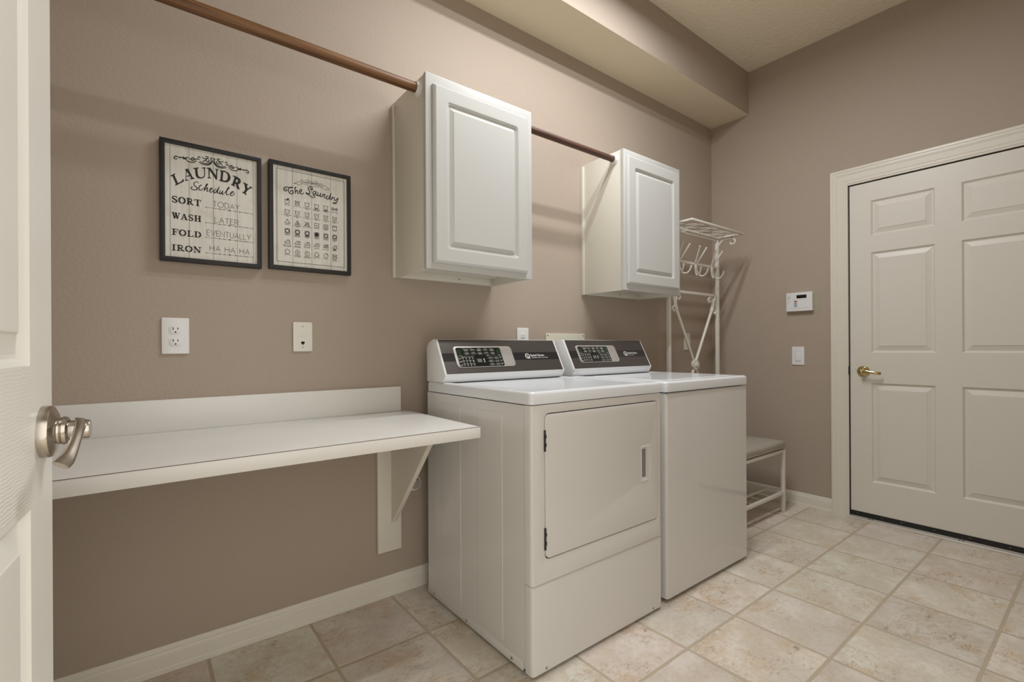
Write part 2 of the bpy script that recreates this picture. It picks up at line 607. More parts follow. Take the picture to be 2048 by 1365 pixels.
SANS = {
 'A': ([[(0, 0), (.35, 1), (.7, 0)], [(.14, .38), (.56, .38)]], .7),
 'B': ([[(0, 0), (0, 1), (.3, 1)] + arc(.3, .76, .22, .24, 90, -90) + [(0, .52)], [(.3, .52)] + arc(.32, .26, .26, .26, 90, -90) + [(0, 0)]], .6),
 'C': ([arc(.45, .5, .45, .5, 50, 310, 14)], .76),
 'D': ([[(0, 0), (0, 1), (.25, 1)] + arc(.25, .5, .42, .5, 90, -90, 12) + [(0, 0)]], .68),
 'E': ([[(.5, 0), (0, 0), (0, 1), (.5, 1)], [(0, .53), (.44, .53)]], .5),
 'F': ([[(0, 0), (0, 1), (.5, 1)], [(0, .53), (.42, .53)]], .48),
 'G': ([arc(.46, .5, .46, .5, 48, 340, 14) + [(.9, .46), (.52, .46)]], .92),
 'H': ([[(0, 0), (0, 1)], [(.64, 0), (.64, 1)], [(0, .53), (.64, .53)]], .64),
 'I': ([[(0, 0), (0, 1)]], .06),
 'L': ([[(0, 1), (0, 0), (.46, 0)]], .46),
 'M': ([[(0, 0), (.06, 1), (.42, .15), (.78, 1), (.84, 0)]], .84),
 'N': ([[(0, 0), (0, 1), (.66, 0), (.66, 1)]], .66),
 'O': ([arc(.5, .5, .5, .5, 0, 360, 20)], 1.0),
 'P': ([[(0, 0), (0, 1), (.3, 1)] + arc(.3, .74, .25, .26, 90, -90) + [(0, .48)]], .55),
 'R': ([[(0, 0), (0, 1), (.3, 1)] + arc(.3, .74, .25, .26, 90, -90) + [(0, .48)], [(.28, .48), (.58, 0)]], .58),
 'S': ([arc(.28, .75, .26, .25, 40, 270, 9) + arc(.28, .25, .28, .25, 90, -140, 9)], .56),
 'T': ([[(.3, 0), (.3, 1)], [(0, 1), (.6, 1)]], .6),
 'U': ([[(0, 1), (0, .3)] + arc(.3, .3, .3, .3, 180, 360, 8) + [(.6, 1)]], .6),
 'V': ([[(0, 1), (.34, 0), (.68, 1)]], .68),
 'W': ([[(0, 1), (.24, 0), (.48, .95), (.72, 0), (.96, 1)]], .96),
 'Y': ([[(0, 1), (.33, .48), (.66, 1)], [(.33, .48), (.33, 0)]], .66),
 'K': ([[(0, 0), (0, 1)], [(.55, 1), (0, .42)], [(.18, .58), (.58, 0)]], .58), 'X': ([[(0, 0), (.6, 1)], [(0, 1), (.6, 0)]], .6), 'Z': ([[(0, 1), (.58, 1), (0, 0), (.58, 0)]], .58),
 '-': ([[(0, .45), (.3, .45)]], .3), '.': ([[(0, .0), (0, .1)]], .1), ' ': ([], .32),
}

def sans_width(s, h, gap=.2):
    return sum(SANS[c][1] * h + gap * h for c in s) - gap * h

def sans(dst, s, u, v, h, wd, M, w_=0.0, gap=.2, fit=None, center=False):
    sx = 1.0
    if fit:
        sx = fit / sans_width(s, h, gap)
    if center:
        u -= sans_width(s, h, gap) * sx / 2
    for c in s:
        st, adv = SANS[c]
        for l in st:
            ribbon(dst, [(u + x * h * sx, v + y * h) for x, y in l], wd, M, w_)
        u += (adv + gap) * h * sx

T_ = .22
t_ = .09
def sf(x0, x1, y):
    return ([(x0, y), (x1, y)], .10)
SERIF = {
 'S': ([(arc(.40, .73, .28, .23, 30, 200, 8), .13), ([(.14, .68), (.30, .54), (.52, .44), (.68, .30)], .22), (arc(.40, .27, .29, .23, 20, -150, 8), .13), ([(.66, .98), (.66, .70)], .07), ([(.12, .30), (.12, .02)], .07)], .82),
 'O': ([(arc(.46, .5, .37, .44, -60, 60, 8), T_), (arc(.46, .5, .37, .44, 120, 240, 8), T_), (arc(.46, .5, .37, .45, 55, 125, 6), .13), (arc(.46, .5, .37, .45, 235, 305, 6), .13)], .95),
 'R': ([([(.26, 0), (.26, 1)], T_), sf(.02, .55, .95), sf(.04, .50, .05), ([(.3, .95)] + arc(.52, .72, .20, .22, 90, -90, 8) + [(.3, .50)], .14), ([(.48, .5), (.66, .2), (.84, .05)], .2), sf(.74, .98, .05)], 1.0),
 'T': ([([(.45, 0), (.45, 1)], T_), sf(.03, .87, .95), ([(.06, 1), (.06, .70)], .09), ([(.84, 1), (.84, .70)], .09), sf(.22, .68, .05)], .92),
 'W': ([([(.2, .95), (.44, .04)], T_), ([(.44, .04), (.64, .9)], t_), ([(.56, .95), (.82, .04)], T_), ([(.82, .04), (1.04, .95)], t_), sf(.02, .40, .95), sf(.44, .74, .95), sf(.9, 1.2, .95)], 1.22),
 'A': ([([(.16, .05), (.46, .97)], t_), ([(.46, .94), (.80, .02)], T_), ([(.26, .34), (.62, .34)], t_), sf(.0, .36, .05), sf(.58, .98, .05)], .98),
 'H': ([([(.24, 0), (.24, 1)], T_), ([(.80, 0), (.80, 1)], T_), ([(.24, .5), (.80, .5)], .11), sf(.03, .46, .95), sf(.03, .46, .05), sf(.58, 1.0, .95), sf(.58, 1.0, .05)], 1.04),
 'F': ([([(.26, 0), (.26, 1)], T_), sf(.03, .80, .95), ([(.3, .52), (.56, .52)], .11), ([(.78, 1), (.78, .68)], .09), ([(.57, .68), (.57, .36)], .08), sf(.03, .54, .05)], .86),
 'L': ([([(.26, 0), (.26, 1)], T_), sf(.03, .52, .95), sf(.03, .80, .05), ([(.78, 0), (.78, .34)], .09)], .86),
 'D': ([([(.26, 0), (.26, 1)], T_), ([(.06, .95), (.40, .95)] + arc(.46, .5, .36, .45, 90, 50, 3), .10), (arc(.46, .5, .37, .42, 60, -60, 9), T_), ([(.06, .05), (.40, .05)] + arc(.46, .5, .36, .45, -90, -50, 3), .10)], .96),
 'I': ([([(.25, 0), (.25, 1)], T_), sf(.02, .48, .95), sf(.02, .48, .05)], .52),
 'N': ([([(.2, .02), (.2, .95)], t_), ([(.2, .93), (.82, .06)], T_), ([(.84, .02), (.84, .97)], t_), sf(.0, .36, .95), sf(.02, .40, .05), sf(.66, 1.02, .95)], 1.04),
}

def serif(dst, s, u, v, h, fit, M, w_=0.0):
    tot = sum(SERIF[c][1] for c in s) + .04 * (len(s) - 1)
    sx = fit / tot
    for c in s:
        st, adv = SERIF[c]
        for l, wd in st:
            ribbon(dst, [(u + x * sx, v + y * h) for x, y in l], wd * h, M, w_)
        u += (adv + .04) * sx

# ================================================================== room
WY, WX, CZ = 1.957, 3.492, 3.057
LX, FY = -0.42, -0.02           # left wall, front wall (the camera stands in its doorway)
struct('floor', box(BM(), (LX - .1, -1.2, -.06), (WX + .2, WY + .1, 0)), TILE, 'stone look tile floor laid in a straight grid', 'floor')
struct('wall_back', box(BM(), (LX - .1, WY, 0), (WX + .1, WY + .1, CZ)), WALL, 'long taupe wall behind the appliances and cabinets', 'wall')
bm = BM()
box(bm, (WX, 1.075, 0), (WX + .1, WY, CZ))
box(bm, (WX, FY - .11, 0), (WX + .1, .108, CZ))
box(bm, (WX, .108, 2.08), (WX + .1, 1.075, CZ))
wr = struct('wall_right', bm, WALL, 'taupe end wall with the closed six panel door', 'wall')
part('primer_patch', box(BM(), (WX - .0008, 1.203, 1.288), (WX, 1.275, 1.428)), PATCH, wr, label='unpainted greenish patch beside the keypad')
struct('wall_left', box(BM(), (LX - .1, FY - .11, 0), (LX, WY, CZ)), WALL, 'taupe wall behind the open door', 'wall')
bm = BM()
DX0, DX1, DH = -0.195, 0.76, 2.05
box(bm, (LX, FY - .11, 0), (DX0, FY, CZ))
box(bm, (DX1, FY - .11, 0), (WX, FY, CZ))
box(bm, (DX0, FY - .11, DH), (DX1, FY, CZ))
struct('wall_front', bm, WALL, 'taupe wall with the doorway', 'wall')
struct('ceiling', box(BM(), (LX - .1, FY - .11, CZ), (WX + .1, WY + .1, CZ + .08)), CEIL, 'cream textured ceiling', 'ceiling')
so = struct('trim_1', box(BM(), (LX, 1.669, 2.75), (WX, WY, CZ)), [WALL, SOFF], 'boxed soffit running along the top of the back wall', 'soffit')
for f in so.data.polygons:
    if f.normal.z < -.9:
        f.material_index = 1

# ---- baseboards
BB = [(0, 0), (.015, 0), (.015, .016), (.0128, .019), (.0128, .056), (.0112, .0575), (.0112, .0595), (.0125, .061), (.0105, .070), (.0080, .072), (.0080, .075), (.0060, .084), (.0035, .087), (0, .087)]
def baseboard(name, p0, p1, nrm, label):
    p0, p1, nrm = Vector(p0), Vector(p1), Vector(nrm)
    bm = BM()
    A = [bm.verts.new(p0 + nrm * t + Vector((0, 0, z))) for t, z in BB]
    B = [bm.verts.new(p1 + nrm * t + Vector((0, 0, z))) for t, z in BB]
    n = len(BB)
    bm.faces.new(A); bm.faces.new(B[::-1])
    for i in range(n):
        bm.faces.new((A[i], A[(i + 1) % n], B[(i + 1) % n], B[i]))
    bmesh.ops.recalc_face_normals(bm, faces=bm.faces)
    struct(name, bm, TRIM, label, 'baseboard', smooth=20)
baseboard('baseboard_back', (LX, WY, 0), (WX, WY, 0), (0, -1, 0), 'white baseboard along the back wall')
baseboard('baseboard_right', (WX, 1.148, 0), (WX, WY, 0), (-1, 0, 0), 'white baseboard beside the closed door')
baseboard('baseboard_left', (LX, FY, 0), (LX, WY, 0), (1, 0, 0), 'white baseboard along the left wall')
baseboard('baseboard_front', (.85, FY, 0), (WX, FY, 0), (0, 1, 0), 'white baseboard along the doorway wall')

# ---- door casing (mitred profile round three sides)
CAS = [(0, 0), (0, .019), (.006, .021), (.014, .021), (.018, .0185), (.030, .0185), (.033, .0165), (.036, .0165), (.040, .0145), (.072, .0125), (.075, .0105), (.079, .0105), (.082, .013), (.090, .013), (.094, .009), (.094, 0)]
def casing(bm, u0, u1, vt, M):
    st = []
    for s, t in CAS:
        st.append([bm.verts.new(M @ Vector(p)) for p in ((u0 + s, 0, t), (u0 + s, vt - s, t), (u1 - s, vt - s, t), (u1 - s, 0, t))])
    n = len(CAS)
    for i in range(n):
        a, b = st[i], st[(i + 1) % n]
        for k in range(3):
            bm.faces.new((a[k], a[k + 1], b[k + 1], b[k]))
    bm.faces.new([s[0] for s in st]); bm.faces.new([s[3] for s in st])
    bmesh.ops.recalc_face_normals(bm, faces=bm.faces)
bm = BM()
MR = facing_left(WX)
casing(bm, -1.149, -.034, 2.167, MR)
for y0, y1 in ((1.055, 1.076), (.107, .128)):
    box(bm, (WX - .010, y0, 0), (WX + .10, y1, 2.081), .001)
box(bm, (WX - .010, .107, 2.066), (WX + .10, 1.076, 2.081), .001)
struct('trim_2', bm, TRIM, 'white moulded casing around the closed door', 'door casing', smooth=20)
bm = BM()
MF = basis((0, FY, 0), (-1, 0, 0), (0, 0, 1), (0, 1, 0))
casing(bm, -(DX1 + .075), -(DX0 - .075), DH + .075, MF)
for x0, x1 in ((DX0 - .001, DX0 + .018), (DX1 - .018, DX1 + .001)):
    box(bm, (x0, FY - .115, 0), (x1, FY + .004, DH))
box(bm, (DX0, FY - .115, DH - .018), (DX1, FY + .004, DH + .001))
struct('trim_3', bm, TRIM, 'white casing around the open doorway', 'door casing', smooth=20)
bm = BM()
box(bm, (WX - .020, .112, 0), (WX + .075, 1.072, .013), .004)
box(bm, (WX + .004, .128, .008), (WX + .03, 1.055, .017), .003)
th = struct('trim_4', bm, ALU, 'aluminium threshold under the closed door', 'threshold')
for y in (.955, .94, .55, .535):
    part('slot', box(BM(), (WX - .010, y - .004, .0125), (WX + .002, y + .004, .0135)), HOLE, th)

# ---- panelled door leaf
def door_leaf(bm, u0, u1, v0, v1, thick, panels, M, prof):
    loops = [[(u0, v0), (u1, v0), (u1, v1), (u0, v1)]] + [rrect(a, b, c, d, 0) for a, b, c, d in panels]
    plate(bm, loops, M, -thick, 0)
    for a, b, c, d in panels:
        ring_panel(bm, [(inset(a, b, c, d, i), w_) for i, w_ in prof], M)
    bmesh.ops.remove_doubles(bm, verts=bm.verts, dist=1e-5)
DPROF = [(0, 0), (.003, -.004), (.009, -.0098), (.014, -.0100), (.0385, -.0022), (.0395, -.0005), (.041, -.0003)]

d1 = sroot('door_1', 'closed white six panel door with a brass lever at the end of the room', 'door', (WX + .005, .593, 0))
MD = facing_left(WX + .004)
pans = []
for a, b in ((-.941, -.646), (-.536, -.241)):
    for c, d in ((.240, .842), (1.026, 1.633), (1.734, 1.947)):
        pans.append((a, b, c, d))
bm = BM()
door_leaf(bm, -1.0505, -.132, .047, 2.0595, .044, pans, MD, DPROF)
part('door_leaf', bm, DOORW, d1, smooth=0)
bm = BM()
box(bm, (WX + .001, .134, .018), (WX + .046, 1.050, .047))
sw = part('door_sweep', bm, RUBB, d1, label='black rubber sweep along the foot of the door')
for y in (1.016, .895, .80, .655, .51, .36, .22):
    part('screw', lathe(BM(), [(.0028, 0), (.0022, .001), (0, .0012)], (WX + .001, y, .034), (-1, 0, 0), 10), STEEL, sw)
bm = BM()
for y0, y1 in ((1.0535, 1.0552), (.1278, .1302)):
    box(bm, (WX + .004, y0, .015), (WX + .045, y1, 2.066))
box(bm, (WX + .004, .13, 2.0625), (WX + .045, 1.053, 2.066))
box(bm, (WX + .052, 1.03, .012), (WX + .06, 1.055, 2.066)); box(bm, (WX + .052, .128, .012), (WX + .06, .15, 2.066)); box(bm, (WX + .052, .128, 2.04), (WX + .06, 1.055, 2.066))  # unseen stops behind the leaf, added to block light leaking through the gap
part('weatherstrip_light_stop', bm, HOLE, d1)
part('latch', box(BM(), (WX - .0115, 1.0505, .888), (WX + .02, 1.0585, .940), .003), RUBB, d1, label='dark latch plate at the door edge')
# brass lever handle
hy, hz, hx = .982, .911, WX + .004
bm = BM()
lathe(bm, [(.033, 0), (.033, .004), (.030, .008), (.026, .0095), (.025, .013), (.018, .019), (.013, .022), (.0115, .045), (.0125, .052), (.008, .056), (0, .057)], (hx, hy, hz), (-1, 0, 0), 36)
ro = part('door_handle', bm, BRASS, d1, label='polished brass lever handle')
bm = BM()
tube(bm, catmull([(hx - .048, hy + .006, hz + .001), (hx - .051, hy - .02, hz + .002), (hx - .050, hy - .05, hz - .004), (hx - .046, hy - .08, hz - .008), (hx - .036, hy - .094, hz - .009)], 5), 1.0, 10, flat=(.0085, .005, (0, 0, 1)))
part('lever', bm, BRASS, ro)
bm = BM()
for k in range(14):
    a = 2 * PI * k / 14
    lathe(bm, [(.0035, 0), (.003, .002), (0, .003)], (hx - .0075, hy + .0285 * math.cos(a), hz + .0285 * math.sin(a)), (-1, 0, 0), 8)
part('beaded_rim', bm, BRASS, ro)

# ---- the open door on the left
ang = math.atan2(.996, .087)
LW, BS = .914, .047
uu = Vector((math.cos(ang), math.sin(ang), 0)); nrm = Vector((uu.y, -uu.x, 0))
rose = Vector((-.1002, .8644, .9593))
hinge = rose - uu * (LW - BS); hinge.z = 0
d2 = sroot('door_2', 'open white panel door with a satin nickel lever at the left edge of the picture', 'door', hinge)
d2.rotation_euler = (0, 0, ang)
ML = facing_front(0)
pans = []
for a, b in ((.105, .405), (LW - .40, LW - .0985)):
    for c, d in ((.24, .8725), (1.0465, 1.64), (1.745, 1.94)):
        pans.append((a, b, c, d))
bm = BM()
door_leaf(bm, 0, LW, .012, 2.034, .035, pans, ML, [(0, 0), (.003, -.004), (.009, -.0098), (.014, -.0100), (.0385, -.0022), (.0395, -.0005), (.041, -.0003)])
part('door_leaf', bm, DOOR2, d2, smooth=0, local=True)
hx = LW - BS
bm = BM()
lathe(bm, [(.0335, 0), (.0335, .008), (.0325, .0105), (.024, .0145), (.0175, .016), (.017, .018), (.0185, .021), (.0175, .0245), (.0150, .026), (.0130, .0265)], (hx, 0, .9593), (0, -1, 0), 40)
ro = part('door_handle', bm, NICK, d2, local=True, label='satin nickel lever handle')
bm = BM()
lathe(bm, [(.0125, .024), (.0125, .0455), (.0115, .0475), (0, .048)], (hx, 0, .9593), (0, -1, 0), 32)
part('neck', bm, NICK, ro, local=True)
bm = BM()
path = catmull([(hx + .008, -.0380, .9705), (hx - .006, -.0390, .9690), (hx - .028, -.0400, .9605), (hx - .054, -.0395, .9460), (hx - .076, -.0375, .9345), (hx - .094, -.0345, .9300)], 6)
m_ = len(path)
t = BM()
rings = []
for i, p in enumerate(path):
    d = (path[min(i + 1, m_ - 1)] - path[max(i - 1, 0)]).normalized()
    f = i / (m_ - 1)
    hw = .0085 - .0030 * math.sin(PI * min(1, f * 1.15)) + .0002 * f
    tw = math.radians(-22 - 8 * f)
    s = Vector((0, 1, 0)); s = (s - d * s.dot(d)).normalized()
    q = d.cross(s)
    s2 = s * math.cos(tw) + q * math.sin(tw); q2 = q * math.cos(tw) - s * math.sin(tw)
    rings.append([t.verts.new(p + s2 * (hw * math.cos(2 * PI * k / 14)) + q2 * (.0026 * math.sin(2 * PI * k / 14))) for k in range(14)])
for A, B in zip(rings, rings[1:]):
    for k in range(14):
        t.faces.new((A[k], A[(k + 1) % 14], B[(k + 1) % 14], B[k]))
t.faces.new(rings[0][::-1]); t.faces.new(rings[-1])
bmesh.ops.recalc_face_normals(t, faces=t.faces)
part('lever', t, NICK, ro, local=True)
bm = BM()
lathe(bm, [(.0022, 0), (0, .0004)], (hx - .002, -.0385, .9593 - .0121), (-.1, 0, -1), 10)
part('set_screw', bm, HOLE, ro, local=True)
for z in (.25, 1.02, 1.80):
    part('hinge', lathe(BM(), [(0, 0), (.006, 0), (.006, .09), (0, .09)], (-.004, -.004, z), (0, 0, 1), 12), NICK, d2, local=True)

# ---- ceiling lamp body round the two tubes (above the picture)
lamp = thing('ceiling_light', 'long two tube ceiling light fixture in the middle of the ceiling', 'ceiling light', (1.63, 1.06, CZ))
bm = BM()
box(bm, (1.03, .85, CZ - .045), (2.23, 1.27, CZ - .0005), .006)
for y in (.93, 1.19):
    box(bm, (1.05, y - .03, CZ - .092), (1.07, y + .03, CZ - .044)); box(bm, (2.19, y - .03, CZ - .092), (2.21, y + .03, CZ - .044))
part('housing', bm, PLASW, lamp)
for lo, y in zip(TUBES, (.93, 1.19)):
    bm = BM()
    tube(bm, [(1.07, y, CZ - .078), (2.19, y, CZ - .078)], .016, 16)
    part('tube', bm, LED, lamp)

# ================================================================== wall cabinets and rods
def wall_cabinet(x0, x1, z0, z1, dr, label, group):
    yb, yf = WY, 1.663
    c = thing('wall_cabinet', label, 'cabinet', (x0, WY, z0), group)
    bm = BM()
    box(bm, (x0 + .004, yf, z0), (x0 + .018, yb - .0005, z1), .001)
    box(bm, (x1 - .018, yf, z0), (x1 - .002, yb - .0005, z1), .001)
    box(bm, (x0 + .018, yf, z1 - .02), (x1 - .018, yb - .0005, z1 - .004))
    box(bm, (x0 + .018, yf, z0 + .034), (x1 - .018, yb - .0005, z0 + .048))
    box(bm, (x0 + .018, yb - .012, z0 + .048), (x1 - .018, yb - .0005, z1 - .02))
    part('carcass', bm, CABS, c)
    bm = BM()
    box(bm, (x0 + .018, yb - .020, z0 + .001), (x1 - .018, yb - .0005, z0 + .034), .001)
    rl = part('hanging_rail', bm, CABS, c)
    bm = BM()
    lathe(bm, [(.0045, 0), (.0035, .002), (0, .0022)], ((x0 + x1) / 2 + .06, yb - .020, z0 + .019), (0, -1, 0), 12)
    part('screw', bm, STEEL, rl)
    bm = BM()
    plate(bm, [rrect(x0, x1, z0, z1, .001, 1), rrect(x0 + .04, x1 - .04, z0 + .045, z1 - .045, 0)], facing_front(1.645), -.018, 0, .0012, 1)
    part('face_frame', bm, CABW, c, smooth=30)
    bm = BM()
    box(bm, (x0 - .004, yb - .022, z0 - .001), (x0 + .0045, yb - .0005, z1 - .012), .002)
    part('scribe_strip', bm, CABS, c)
    u0, u1, v0, v1 = dr
    M = facing_front(1.6445)
    bm = BM()
    K = lambda d, r=.002: inset(u0, u1, v0, v1, d, r, 5)
    G = .0595
    rings = [(K(0), 0), (K(0), .0085), (K(.003), .0105), (K(.0035), .0130), (K(.008), .0165), (K(.009), .018), (K(.012), .018),
             (K(G - .005, .016), .018), (K(G - .004, .016), .018), (K(G - .001, .015), .0174), (K(G + .001, .014), .0150), (K(G + .004, .013), .0146), (K(G + .0055, .012), .0112), (K(G + .0095, .010), .0106), (K(G + .0105, .009), .0085), (K(G + .014, .007), .0085), (K(G + .0145, .006), .0090),
             (K(G + .0285, .002), .0172), (K(G + .029, .002), .0180), (K(G + .030, .002), .0180)]
    ring_panel(bm, rings, M)
    fillpoly(bm, K(0)[::-1], M)
    bmesh.ops.recalc_face_normals(bm, faces=bm.faces)
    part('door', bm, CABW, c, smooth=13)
    return c
wall_cabinet(.869, 1.401, 1.374, 2.131, (.8955, 1.3685, 1.3985, 2.0905), 'nearer white wall cabinet with raised panel door, hanging above the dryer', 'white wall cabinets')
wall_cabinet(2.047, 2.571, 1.375, 2.134, (2.064, 2.544, 1.4085, 2.099), 'farther white wall cabinet with raised panel door, hanging beside the hooks of the coat rack', 'white wall cabinets')

def rod(x0, x1, r, m, label, flanges):
    t = thing('hanging_rod', label, 'clothes rod', ((x0 + x1) / 2, 1.71, 2.092), 'wooden hanging rods')
    bm = BM()
    tube(bm, [(x0 + .002, 1.71, 2.092), (x1 - .002, 1.71, 2.092)], r, 28)
    part('pole', bm, m, t)
    for x, s in flanges:
        bm = BM()
        lathe(bm, [(r + .001, .003), (r + .001, .016), (r + .0045, .016), (r + .0055, .006), (r + .012, .004), (r + .0125, 0), (0, 0), (0, .003), (r + .001, .003)], (x, 1.71, 2.092), (s, 0, 0), 28)
        part('end_socket', bm, PLASW, t)
rod(LX, .872, .0190, WOODL, 'lighter brown wooden clothes rod running from the left to the nearer cabinet', ((.8728, -1), (LX + .0005, 1)))
rod(1.4, 2.05, .0160, WOODD, 'short dark brown clothes rod between the two wall cabinets', ((1.3995, 1), (2.0508, -1)))

# ================================================================== worktop and bracket
wt = thing('worktop', 'long white laminate folding worktop on the wall left of the dryer', 'worktop', (.26, WY, .757))
bm = BM()
box(bm, (LX, 1.3635, .7575), (.9215, WY - .0005, .7955), .001)
part('top', bm, LAM, wt)
bm = BM()
box(bm, (LX, 1.362, .757), (.923, 1.3637, .7942), .0004)
box(bm, (.9212, 1.3635, .757), (.923, WY - .0005, .7942), .0004)
ed = part('edge_band', bm, LAM, wt)
bm = BM()
box(bm, (LX, 1.3617, .7942), (.9232, 1.364, .7956)); box(bm, (.921, 1.364, .7942), (.9232, WY - .001, .7956))
part('seam_line', bm, LAMD, ed, label='dark seam of the laminate edge')
bm = BM()
box(bm, (LX, WY - .020, .7955), (.896, WY - .0005, .901), .0015)
part('backsplash', bm, LAM, wt)

br = thing('shelf_bracket', 'white painted triangular wooden bracket under the right end of the worktop', 'bracket', (.843, WY, .196))
part('backing_board', box(BM(), (.789, WY - .020, .196), (.896, WY - .0005, .7568), .003), TRIM, br)
MB_ = basis((0, 0, 0), (0, 1, 0), (0, 0, 1), (1, 0, 0))
part('gusset', prism(BM(), [(WY - .020, .7568), (1.556, .7568), (1.926, .324), (WY - .020, .318)], MB_, .849, .870, .001), TRIM, br)

cp = thing('pipe_cover', 'small round white pipe cover on the wall half hidden behind the shelf bracket', 'pipe cover', (.966, WY, .463))
bm = BM()
lathe(bm, [(.034, .0005), (.034, .004), (.031, .007), (.0245, .008), (.023, .010)], (.966, WY, .463), (0, -1, 0), 36)
cpf = part('flange', bm, PLASI, cp)
bm = BM()
lathe(bm, [(.022, .006), (.022, .018), (.019, .022), (0, .023)], (.966, WY, .463), (0, -1, 0), 32)
part('plug', bm, mat('cap_shaded_plastic', (.42, .39, .33), .45), cp)  # plug colour darkened to carry the shade behind the bracket

# ================================================================== wall plates
def wall_plate(bm, u0, u1, v0, v1, M, th=.006, r=.004):
    plate(bm, [rrect(u0, u1, v0, v1, r, 4)], M, 0.0003, th, .0022, 2)
MBK = facing_front(WY)
def duplex(x0, x1, z0, z1, label, group=None):
    t = thing('wall_outlet', label, 'outlet', ((x0 + x1) / 2, WY, z0), group)
    bm = BM(); wall_plate(bm, x0, x1, z0, z1, MBK)
    part('plate', bm, PLASW, t)
    cx, cz = (x0 + x1) / 2, (z0 + z1) / 2
    for s in (1, -1):
        c = cz + s * .0198
        lp = [(cx + max(-.0172, min(.0172, .019 * math.cos(a))), c + .0143 * max(-1, min(1, 1.15 * math.sin(a)))) for a in [2 * PI * i / 32 for i in range(32)]]
        bm = BM(); plate(bm, [lp], MBK, .004, .0078, .0008, 1)
        o = part('receptacle', bm, PLASW, t)
        for dx, h in ((-.0064, .0042), (.0064, .0034)):
            bm = BM(); fillpoly(bm, rrect(cx + dx - .0012, cx + dx + .0012, c + .0015 - h + .003, c + .0015 + h + .003, 0), MBK, .0079)
            part('slot', bm, HOLE, o, smooth=0)
        bm = BM(); fillpoly(bm, circ(cx, c - .0075, .0026, 12), MBK, .0079)
        part('slot', bm, HOLE, o, smooth=0)
        bm = BM(); plate(bm, [lp, [(cx + (a - cx) * .94, c + (b - c) * .93) for a, b in lp]], MBK, .0055, .0062)
        part('rim_groove', bm, LCD, o, smooth=0)
    bm = BM(); lathe(bm, [(.0028, 0), (.002, .0008), (0, .001)], (cx, WY - .0058, cz), (0, -1, 0), 12)
    part('screw', bm, PLASW, t)
duplex(.0565, .1325, 1.0515, 1.1725, 'white duplex power outlet below the schedule sign', 'wall outlets')
duplex(1.557, 1.635, 1.048, 1.171, 'white power outlet partly hidden behind the dryer console', 'wall outlets')

pj = thing('phone_jack', 'ivory wall plate with a small phone socket below the symbol sign', 'phone jack', (.497, WY, 1.056))
bm = BM(); wall_plate(bm, .462, .5325, 1.056, 1.1695, MBK)
part('plate', bm, PLASI, pj)
bm = BM()
fillpoly(bm, rrect(.4905, .5035, 1.086, 1.0945, .001, 2), MBK, .0062); fillpoly(bm, rrect(.4935, .5005, 1.0825, 1.0865, 0), MBK, .0062)
part('socket', bm, HOLE, pj, smooth=0)
for z in (1.1525, 1.0725):
    part('screw', lathe(BM(), [(.003, 0), (.002, .001), (0, .0012)], (.497, WY - .0058, z), (0, -1, 0), 12), STEEL, pj)
bm = BM(); box(bm, (.478, WY - .0075, 1.1085), (.483, WY - .0058, 1.117), .0005)
part('button', bm, PLASI, pj)
bm = BM()
sans(bm, 'PHONE LINE', .487, 1.1145, .0022, .00035, MBK, .0062, fit=.025)
part('lettering', bm, INKG, pj, smooth=0)

cj = thing('blank_wall_plate', 'ivory wall plate low on the wall behind the legs of the coat rack', 'wall plate', (3.137, WY, 1.043))
bm = BM(); wall_plate(bm, 3.098, 3.176, 1.043, 1.166, MBK)
part('plate', bm, PLASI, cj)
for z in (1.125, 1.085):
    bm = BM(); fillpoly(bm, circ(3.137, z, .004, 12), MBK, .0063)
    part('socket', bm, HOLE, cj, smooth=0)

wb = thing('outlet_box_cover', 'cream rectangular washer box cover on the wall behind the two consoles', 'cover plate', (1.909, WY, .98))
bm = BM(); plate(bm, [rrect(1.757, 2.061, .955, 1.1455, .003, 3)], MBK, .0003, .010, .002, 2)
part('cover', bm, PLASB, wb)
for x in (1.768, 2.050):
    for z in (1.134, .967):
        part('screw', lathe(BM(), [(.0038, 0), (.003, .0015), (0, .0018)], (x, WY - .0098, z), (0, -1, 0), 12), HINGE, wb)

kp = thing('security_keypad', 'white security keypad with small dark display left of the closed door', 'keypad', (WX, 1.33, 1.30))
MK = facing_left(WX)
ku0, kv0, ku1, kv1 = -1.4105, 1.3005, -1.2505, 1.4255
bm = BM(); plate(bm, [rrect(ku0, ku1, kv0, kv1, .005, 4)], MK, .0003, .030, .003, 2)
part('housing', bm, PLASW, kp)
U = lambda f: ku0 + f * .160
V = lambda f: kv1 - f * .125
bm = BM(); plate(bm, [rrect(U(.41), U(.79), V(.32), V(.14), .001, 2)], MK, .029, .0304)
part('display', bm, BLACKG, kp)
bm = BM()
for a, b, c, d in ((.30, .99, .395, .40), (.30, .304, .395, .86), (.30, .99, .855, .862)):
    fillpoly(bm, rrect(U(a), U(b), V(d), V(c), 0), MK, .0302)
part('flap_line', bm, INKG, kp, smooth=0)
bm = BM()
for k in range(6):
    fillpoly(bm, rrect(U(.055), U(.165), V(.20 + k * .026 + .012), V(.20 + k * .026), 0), MK, .0302)
part('speaker_grille', bm, INKG, kp, smooth=0)
for nm, cm, a, b in (('key', RED, .44, .51), ('key', DKBLUE, .555, .60), ('key', BLUE, .635, .72), ('key', INKG, .745, .79)):
    for q in (0, 1):
        part(nm, plate(BM(), [rrect(U(.325 + q * .052), U(.372 + q * .052), V(b), V(a), .001, 2)], MK, .029, .0308), cm, kp)
for a, b in ((.06, .47), (.15, .47), (.06, .58)):
    bm = BM(); fillpoly(bm, circ(U(a), V(b), .0022, 10), MK, .0302)
    part('indicator', bm, INKS, kp, smooth=0)
bm = BM(); sans(bm, 'ALARM', U(.74), V(.815), .003, .0004, MK, .0302)
